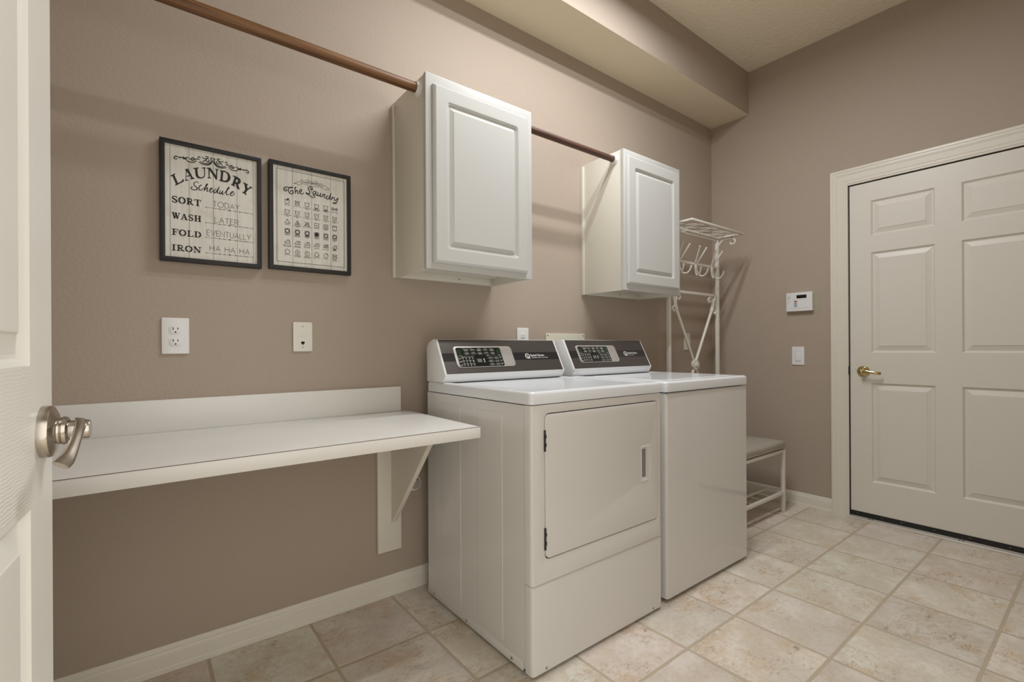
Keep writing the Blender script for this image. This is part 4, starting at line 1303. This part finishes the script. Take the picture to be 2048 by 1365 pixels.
# front panel with the door opening, wrapping the corners
du0, du1, dv0, dv1 = 1.036, 1.649, .3735, .851
MFt = facing_front(Y0)
bm = BM()
plate(bm, [rrect(X0 + .012, X1 - .012, .3005, ZL - .002, .001, 1), rrect(du0, du1, dv0, dv1, .020, 6)], MFt, -.022, 0, .0008, 1)
for x0, x1 in ((X0, X0 + .0125), (X1 - .0125, X1)):
    left = x0 == X0
    box(bm, (x0, Y0, .3005), (x1, Y0 + .0342, ZL - .002), .0115, 4, sel=lambda e, L=left: abs(e.verts[0].co.z - e.verts[1].co.z) > .1 and e.verts[0].co.y < Y0 + .01 and ((e.verts[0].co.x < X0 + .005) if L else (e.verts[0].co.x > X1 - .005)))
part('front_panel', bm, ENAM, dr, smooth=35)
bm = BM()
box(bm, (X0, Y0, Z0), (X1, Y0 + .0342, .2985), .012, 4, sel=lambda e: (e.verts[0].co.y < Y0 + .01 and e.verts[1].co.y < Y0 + .01) and (abs(e.verts[0].co.z - e.verts[1].co.z) > .1 or e.verts[0].co.z > .1))
part('lower_panel', bm, ENAM, dr, smooth=35)
screws(dr, [(X0 + .06, Y0 + .001, .022), (X1 - .06, Y0 + .001, .022)], (0, -1, 0))
part('opening_gap_shade', box(BM(), (du0 - .004, Y0 + .0125, dv0 - .004), (du1 + .004, Y0 + .018, dv1 + .004)), HINGE, dr)  # dark backing sheet standing in for the shade in the door gap
bm = BM()
hd = (1.540, 1.598, .5415, .6765)
g = .0035
plate(bm, [rrect(du0 + g, du1 - g, dv0 + g, dv1 - g, .018, 6), rrect(*hd, .006, 4)], MFt, -.012, .0012, .0022, 2)
ho, hi = rrect(*hd, .006, 4), rrect(hd[0] + .004, hd[1] - .022, hd[2] + .012, hd[3] - .010, .004, 4)
ring_panel(bm, [(ho, .0), (rrect(hd[0] + .002, hd[1] - .004, hd[2] + .003, hd[3] - .003, .005, 4), -.0015), (hi, -.0045), (rrect(hd[0] + .005, hd[1] - .0225, hd[2] + .013, hd[3] - .011, .004, 4), -.0050)], MFt)
dd = part('door', bm, ENAM, dr, smooth=35)
bm = BM()
plate(bm, [rrect(hd[0] - .001, hd[1] - .014, hd[2] - .001, hd[3] + .002, .006, 4), rrect(hd[0] + .0025, hd[1] - .0175, hd[2] + .004, hd[3] - .003, .004, 4)], MFt, .0004, .0026, .001, 2)
box(bm, (hd[0] - .001, Y0 - .004, hd[3] - .001), (hd[1] - .001, Y0 - .0005, hd[3] + .003), .0015)
hl = part('handle', bm, PLASW, dd, label='recessed white door pull')
bm = BM(); fillpoly(bm, rrect(hd[0] + .005, hd[1] - .0225, hd[2] + .013, hd[3] - .011, .004, 4), MFt, -.0046)
part('pull_recess', bm, mat('recess_grey', (.27, .25, .24), .5), hl, smooth=0)
for z0, z1 in ((.728, .797), (.407, .478)):
    bm = BM()
    tube(bm, [(du0 + .0012, Y0 - .0005, z0), (du0 + .0012, Y0 - .0005, z1)], .0042, 12)
    for k in range(1, 5):
        z = z0 + (z1 - z0) * k / 5
        tube(bm, [(du0 + .0012, Y0 - .0005, z - .0008), (du0 + .0012, Y0 - .0005, z + .0008)], .0030, 8)
    for k in (.3, .7):
        box(bm, (du0 - .002, Y0 - .006, z0 + (z1 - z0) * k - .006), (du0 + .005, Y0 - .001, z0 + (z1 - z0) * k + .006), .0012)
    part('hinge', bm, HINGE, dr)
appliance_lid(dr, X0 - .003, X1 + .002, Y0 - .002, Y1 - .002, ZL, ZT, .034)
feet(dr, X0, X1, Y0, Y1, Z0)
P = [(1.853, .9235), (1.857, 1.067), (1.839, 1.089), (1.796, 1.1045), (1.776, 1.1006), (1.699, .9563), (1.7055, .9445), (1.720, .9235)]
console(dr, .979, 1.654, P, (1.699, .9563), (1.776, 1.1006), (1.047, 1.359), (1.059, 1.294), (.029, .131), (.0318, .1238), (.0597, .0992), (1.4305, .0785), 'COMMERCIAL HEAVY DUTY DRYER', ['CYCLES', 'AUTO DRY', 'NORMAL', 'DELICATE', 'BULKY', 'NORMAL', 'ECO', 'PERM PRESS', 'DELICATE', 'HEAVY DUTY', 'BULKY', 'TOWELS', 'SANITIZE', 'TIME DRY', 'STEAM', 'REFRESH', 'CUSTOM', 'OPTIONS', 'SETTINGS', 'STATUS', 'TEMP', 'LOW', 'MED', 'HIGH', 'MAX', 'DRYNESS', 'DAMP', 'LESS', 'DRY', 'MORE', 'SIGNAL', 'OFF', 'SOFT', 'MED', 'LOUD', 'EXTEND', 'SENSE', 'WRINKLE', 'LIGHT', 'LOCK', 'DELAY', 'FILTER', 'RESET', 'START'])

# ------------------------------------------------------------------ washer
X0, X1, Y0, Y1 = 1.7185, 2.407, 1.167, 1.858
ZL, ZT = .8765, .9215
ws = thing('washing_machine', 'white top loading washing machine with plain front, farther of the two appliances', 'washing machine', ((X0 + X1) / 2, (Y0 + Y1) / 2, 0))
bm = BM()
box(bm, (X0 + .001, Y0 + .03, .017 + .012), (X1 - .001, Y1, ZL - .003))
body = part('body', bm, ENAM, ws, smooth=30)
bm = BM()
box(bm, (X0, Y0, .017), (X1, Y0 + .042, ZL - .004), .012, 4, sel=lambda e: (e.verts[0].co.y < Y0 + .01 and e.verts[1].co.y < Y0 + .01) and not (e.verts[0].co.z < .1 and e.verts[1].co.z < .1))
part('front_panel', bm, ENAM, ws, smooth=35)
for x in (X0 - .0015, X1 - .0005):
    part('side_seam', box(BM(), (x, Y0 + .046, .020), (x + .002, Y0 + .054, ZL - .004), .0008), ENAM, body)
bm = BM()
box(bm, (X0 + .02, Y0 + .006, .012), (X1 - .02, Y0 + .03, .020), .002)
part('base_flange', bm, ENAM, ws)
for x in (X0 + .075, X1 - .075):
    bm = BM(); box(bm, (x - .007, Y0 - .0008, .0165), (x + .007, Y0 + .004, .0225), .001)
    part('retaining_clip', bm, PLASI, ws)
lid = appliance_lid(ws, X0 - .003, X1 + .002, Y0 - .003, Y1 - .002, ZL, ZT, .052)
bm = BM()
lp = lambda d, r: rrect(X0 + .065 + d, X1 - .065 - d, Y0 + .066 + d, Y0 + .47 - d, r, 6)
ring_panel(bm, [(lp(0, .02), ZT - .0045), (lp(0, .02), ZT - .0015), (lp(.002, .019), ZT), (lp(.006, .018), ZT + .0004), (lp(.02, .014), ZT + .0004)], ID)
bmesh.ops.recalc_face_normals(bm, faces=bm.faces)
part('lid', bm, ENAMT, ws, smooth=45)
bm = BM()
box(bm, (X0 + .30, Y0 + .052, ZT - .0045), (X0 + .39, Y0 + .066, ZT - .001), .002)
part('lid_grip', bm, PLASW, ws)
feet(ws, X0, X1, Y0, Y1, .017)
P = [(1.853, .9210), (1.857, 1.067), (1.839, 1.089), (1.797, 1.1065), (1.776, 1.1030), (1.699, .9563), (1.7055, .9425), (1.720, .9210)]
console(ws, 1.7175, 2.357, P, (1.699, .9563), (1.776, 1.1030), (1.784, 2.094), (1.797, 2.028), (.0335, .1345), (.0365, .1270), (.0622, .1035), (2.152, .0825), 'HEAVY DUTY', ['CYCLES', 'NORMAL', 'SOIL', 'RINSE', 'SPIN', 'NORMAL', 'ECO', 'HEAVY DUTY', 'WHITES', 'DELICATE', 'BULKY', 'PERM PRESS', 'TOWELS', 'SOAK', 'RINSE', 'SPIN', 'CUSTOM', 'OPTIONS', 'SETTINGS', 'STATUS', 'TEMP', 'COLD', 'COOL', 'WARM', 'HOT', 'SOIL', 'LIGHT', 'MED', 'HEAVY', 'MAX', 'SPIN', 'OFF', 'LOW', 'MED', 'HIGH', 'EXTRA', 'DEEP', 'FILL', 'RINSE', 'LOCK', 'DELAY', 'LID', 'RESET', 'START'])

# ================================================================== coat rack with bench
XL, XR, YB, YF = 2.674, 3.268, 1.793, 1.355
XC = (XL + XR) / 2
rk = thing('coat_rack_bench', 'white metal hall tree with hooks and bench in the corner behind the washing machine', 'coat rack', (XC, 1.57, 0))
q = .0115
for x in (XL, XR):
    part('post', box(BM(), (x - q, YB - q, 0), (x + q, YB + q, 1.836), .0025), RACK, rk)
    part('leg', box(BM(), (x - q, YF - q, 0), (x + q, YF + q, .4035), .0025), RACK, rk)
# shelf: four flat bars, worked wires between
bm = BM()
SX0, SX1, SY0, SY1, SZ = XL - .035, XR + .012, 1.602, YB + .010, 1.836
for a, b in (((SX0, SY0, SZ), (SX1, SY0 + .024, SZ + .013)), ((SX0, SY1 - .024, SZ), (SX1, SY1, SZ + .013)), ((SX0, SY0 + .024, SZ), (SX0 + .024, SY1 - .024, SZ + .013)), ((SX1 - .024, SY0 + .024, SZ), (SX1, SY1 - .024, SZ + .013))):
    box(bm, a, b, .002)
sh = part('shelf', bm, RACK, rk)
for k in range(4):
    x = SX0 + (SX1 - SX0) * (k + .5) / 4
    for sgn in (1, -1):
        bm = BM()
        tube(bm, catmull([(x + sgn * .005, SY0 + .012, SZ + .007), (x + sgn * .050, SY0 + .05, SZ + .007), (x + sgn * .020, SY0 + .10, SZ + .007), (x + sgn * .055, SY0 + .15, SZ + .007), (x + sgn * .004, SY1 - .012, SZ + .007)], 6), .0018, 6)
        part('scroll_wire', bm, RACK, sh)
for k in range(1, 4):
    x = SX0 + (SX1 - SX0) * k / 4
    bm = BM(); tube(bm, [(x, SY0 + .01, SZ + .007), (x, SY1 - .01, SZ + .007)], .0022, 6)
    part('cross_wire', bm, RACK, sh)
for k in range(4):
    x = XL + .09 + k * .138
    part('clip', box(BM(), (x - .007, SY1 - .018, SZ - .003), (x + .007, SY1 + .001, SZ + .016), .001), mat('clip_taupe_metal', (.30, .27, .235), .5) if k == 0 else MATS['clip_taupe_metal'], sh)  # clips in one even brown-grey, darker than the rack
part('clip', box(BM(), (SX1 - .018, 1.680, SZ - .003), (SX1 + .001, 1.694, SZ + .016), .001), MATS['clip_taupe_metal'], sh)
# S-scroll brackets under the shelf ends
for x in (XL, XR + .004):
    bm = BM()
    tube(bm, catmull([(x, YB - .008, SZ - .045), (x, YB - .04, SZ - .012), (x, YB - .08, SZ - .006), (x, YB - .115, SZ - .012), (x, YB - .130, SZ - .032), (x, YB - .118, SZ - .050), (x, YB - .100, SZ - .048), (x, YB - .094, SZ - .036)], 6), 1.0, 8, flat=(.0035, .0055, (1, 0, 0)))
    part('scroll_bracket', bm, RACK, rk)
for z, nm in ((1.630, 'hook_rail'), (1.430, 'cross_rail'), (SZ - .008, 'top_rail')):
    part(nm, box(BM(), (XL + .008, YB - .006, z - .009), (XR - .008, YB + .006, z + .009), .002), RACK, rk)
for x in (2.770, 2.971, 3.176):
    bm = BM()
    z = 1.630
    for s in (-1, 1):
        tube(bm, catmull([(x + s * .006, YB - .009, z - .004), (x + s * .014, YB - .020, z + .016), (x + s * .027, YB - .043, z + .058), (x + s * .040, YB - .066, z + .102)], 5), .0052, 8)
        tube(bm, catmull([(x + s * .004, YB - .010, z), (x + s * .010, YB - .014, z - .045), (x + s * .020, YB - .030, z - .080), (x + s * .032, YB - .052, z - .082), (x + s * .040, YB - .068, z - .062), (x + s * .044, YB - .074, z - .040)], 5), .0052, 8)
        for p in ((x + s * .040, YB - .066, z + .102), (x + s * .044, YB - .074, z - .040)):
            lathe(bm, [(0, -.007), (.005, -.005), (.0068, 0), (.005, .005), (0, .007)], p, (0, 0, 1), 10)
    hk = part('hook', bm, RACK, rk)
    part('bolt', box(BM(), (x - .006, YB - .013, z - .008), (x + .006, YB - .004, z + .008), .002), HINGE, hk)
# crossed braces with a round boss
bz = .945
for s in (-1, 1):
    part('brace', tube(BM(), [(XC + s * .004, YB, bz - .01), (XC + s * .217, YB, .520)], .0095, 12), RACK, rk)
    bm = BM()
    tube(bm, [(XC + s * .004, YB, bz + .01), (XC + s * .217, YB, 1.320)], .0095, 12)
    b_ = part('brace', bm, RACK, rk)
    bm = BM()
    x = XC + s * .217
    tube(bm, catmull([(x - s * .004, YB, 1.312), (x + s * .012, YB, 1.350), (x + s * .030, YB, 1.392), (x + s * .046, YB, 1.420)], 5), [.0125] * 8 + [.010] * 8, 10)
    tube(bm, catmull([(x, YB, 1.322), (x + s * .006, YB - .002, 1.370), (x - s * .006, YB - .002, 1.408), (x - s * .030, YB - .002, 1.414), (x - s * .042, YB - .002, 1.394), (x - s * .030, YB - .002, 1.378), (x - s * .020, YB - .002, 1.388)], 6), 1.0, 8, flat=(.005, .009, (0, 0, 1)))
    tube(bm, catmull([(x + s * .004, YB, 1.335), (x + s * .028, YB - .002, 1.335), (x + s * .042, YB - .002, 1.318), (x + s * .032, YB - .002, 1.300), (x + s * .018, YB - .002, 1.306)], 6), 1.0, 8, flat=(.005, .009, (0, 0, 1)))
    part('scroll_tip', bm, RACK, b_)
bm = BM()
lathe(bm, [(0, -.010), (.036, -.010), (.038, .006), (.034, .010), (.030, .008), (.020, .009), (.014, .017), (0, .019)], (XC, YB - .004, bz), (0, -1, 0), 28)
for k in range(12):
    a = 2 * PI * k / 12
    lathe(bm, [(.006, 0), (.004, .004), (0, .005)], (XC + .027 * math.cos(a), YB - .012, bz + .027 * math.sin(a)), (0, -1, 0), 8)
part('boss', bm, RACK, rk)
# bench frame and lower rack
bm = BM()
for a, b in (((XL, YF - .010, .384), (XR, YF + .010, .404)), ((XL, YB - .010, .384), (XR, YB + .010, .404)), ((XL - .010, YF, .384), (XL + .010, YB, .404)), ((XR - .010, YF, .384), (XR + .010, YB, .404))):
    box(bm, a, b, .002)
for k in range(1, 5):
    y = YF + (YB - YF) * k / 5
    box(bm, (XL, y - .010, .388), (XR, y + .010, .402), .002)
part('seat_frame', bm, RACK, rk)
bm = BM()
for a, b in (((XL, YF - .008, .113), (XR, YF + .010, .134)), ((XL, YB - .010, .113), (XR, YB + .010, .132)), ((XL - .010, YF, .113), (XL + .010, YB, .132)), ((XR - .010, YF, .113), (XR + .010, YB, .132))):
    box(bm, a, b, .002)
lr = part('lower_rack', bm, RACK, rk)
for k in range(1, 4):
    y = YF + (YB - YF) * k / 4
    part('slat', box(BM(), (XL, y - .009, .118), (XR, y + .009, .130), .002), RACK, lr)
for k in range(1, 5):
    x = XL + (XR - XL) * k / 5
    part('slat', box(BM(), (x - .007, YF, .114), (x + .007, YB, .1185), .001), RACK, lr)

cu = thing('bench_cushion', 'grey beige linen cushion lying on the bench of the white coat rack', 'cushion', (XC, 1.565, .4055))
bm = BM()
cx0, cx1, cy0, cy1, cz0, cz1 = XL - .008, XR + .016, YF - .012, YB - .022, .4055, .467
t = BM()
bmesh.ops.create_grid(t, x_segments=24, y_segments=18, size=.5)
top = list(t.faces)
ext = bmesh.ops.extrude_face_region(t, geom=top)
for v in [g for g in ext['geom'] if isinstance(g, bmesh.types.BMVert)]:
    v.co.z = 1.0
bmesh.ops.recalc_face_normals(t, faces=t.faces)
for v in t.verts:
    u, q_ = v.co.x + .5, v.co.y + .5
    crown = (1 - (2 * u - 1) ** 4) * (1 - (2 * q_ - 1) ** 4)
    z = cz1 - .010 + .010 * crown + .0025 * math.sin(u * 9) * math.sin(q_ * 7 + 1) if v.co.z > .5 else cz0
    v.co = Vector((cx0 + u * (cx1 - cx0), cy0 + q_ * (cy1 - cy0), z))
rim = [e for e in t.edges if len(e.link_faces) == 2 and e.calc_face_angle(0) > 1.0]
bmesh.ops.bevel(t, geom=rim, offset=.017, segments=4, affect='EDGES', profile=.5)
join(bm, t)
cv = part('cover', bm, LINEN, cu, smooth=60)
bm = BM()
tube(bm, [(u, v, cz0 + .014) for u, v in rrect(cx0 - .0005, cx1 + .0005, cy0 - .0005, cy1 + .0005, .018, 5)], .0022, 8, closed=True)
part('piping', bm, LINEN, cv)
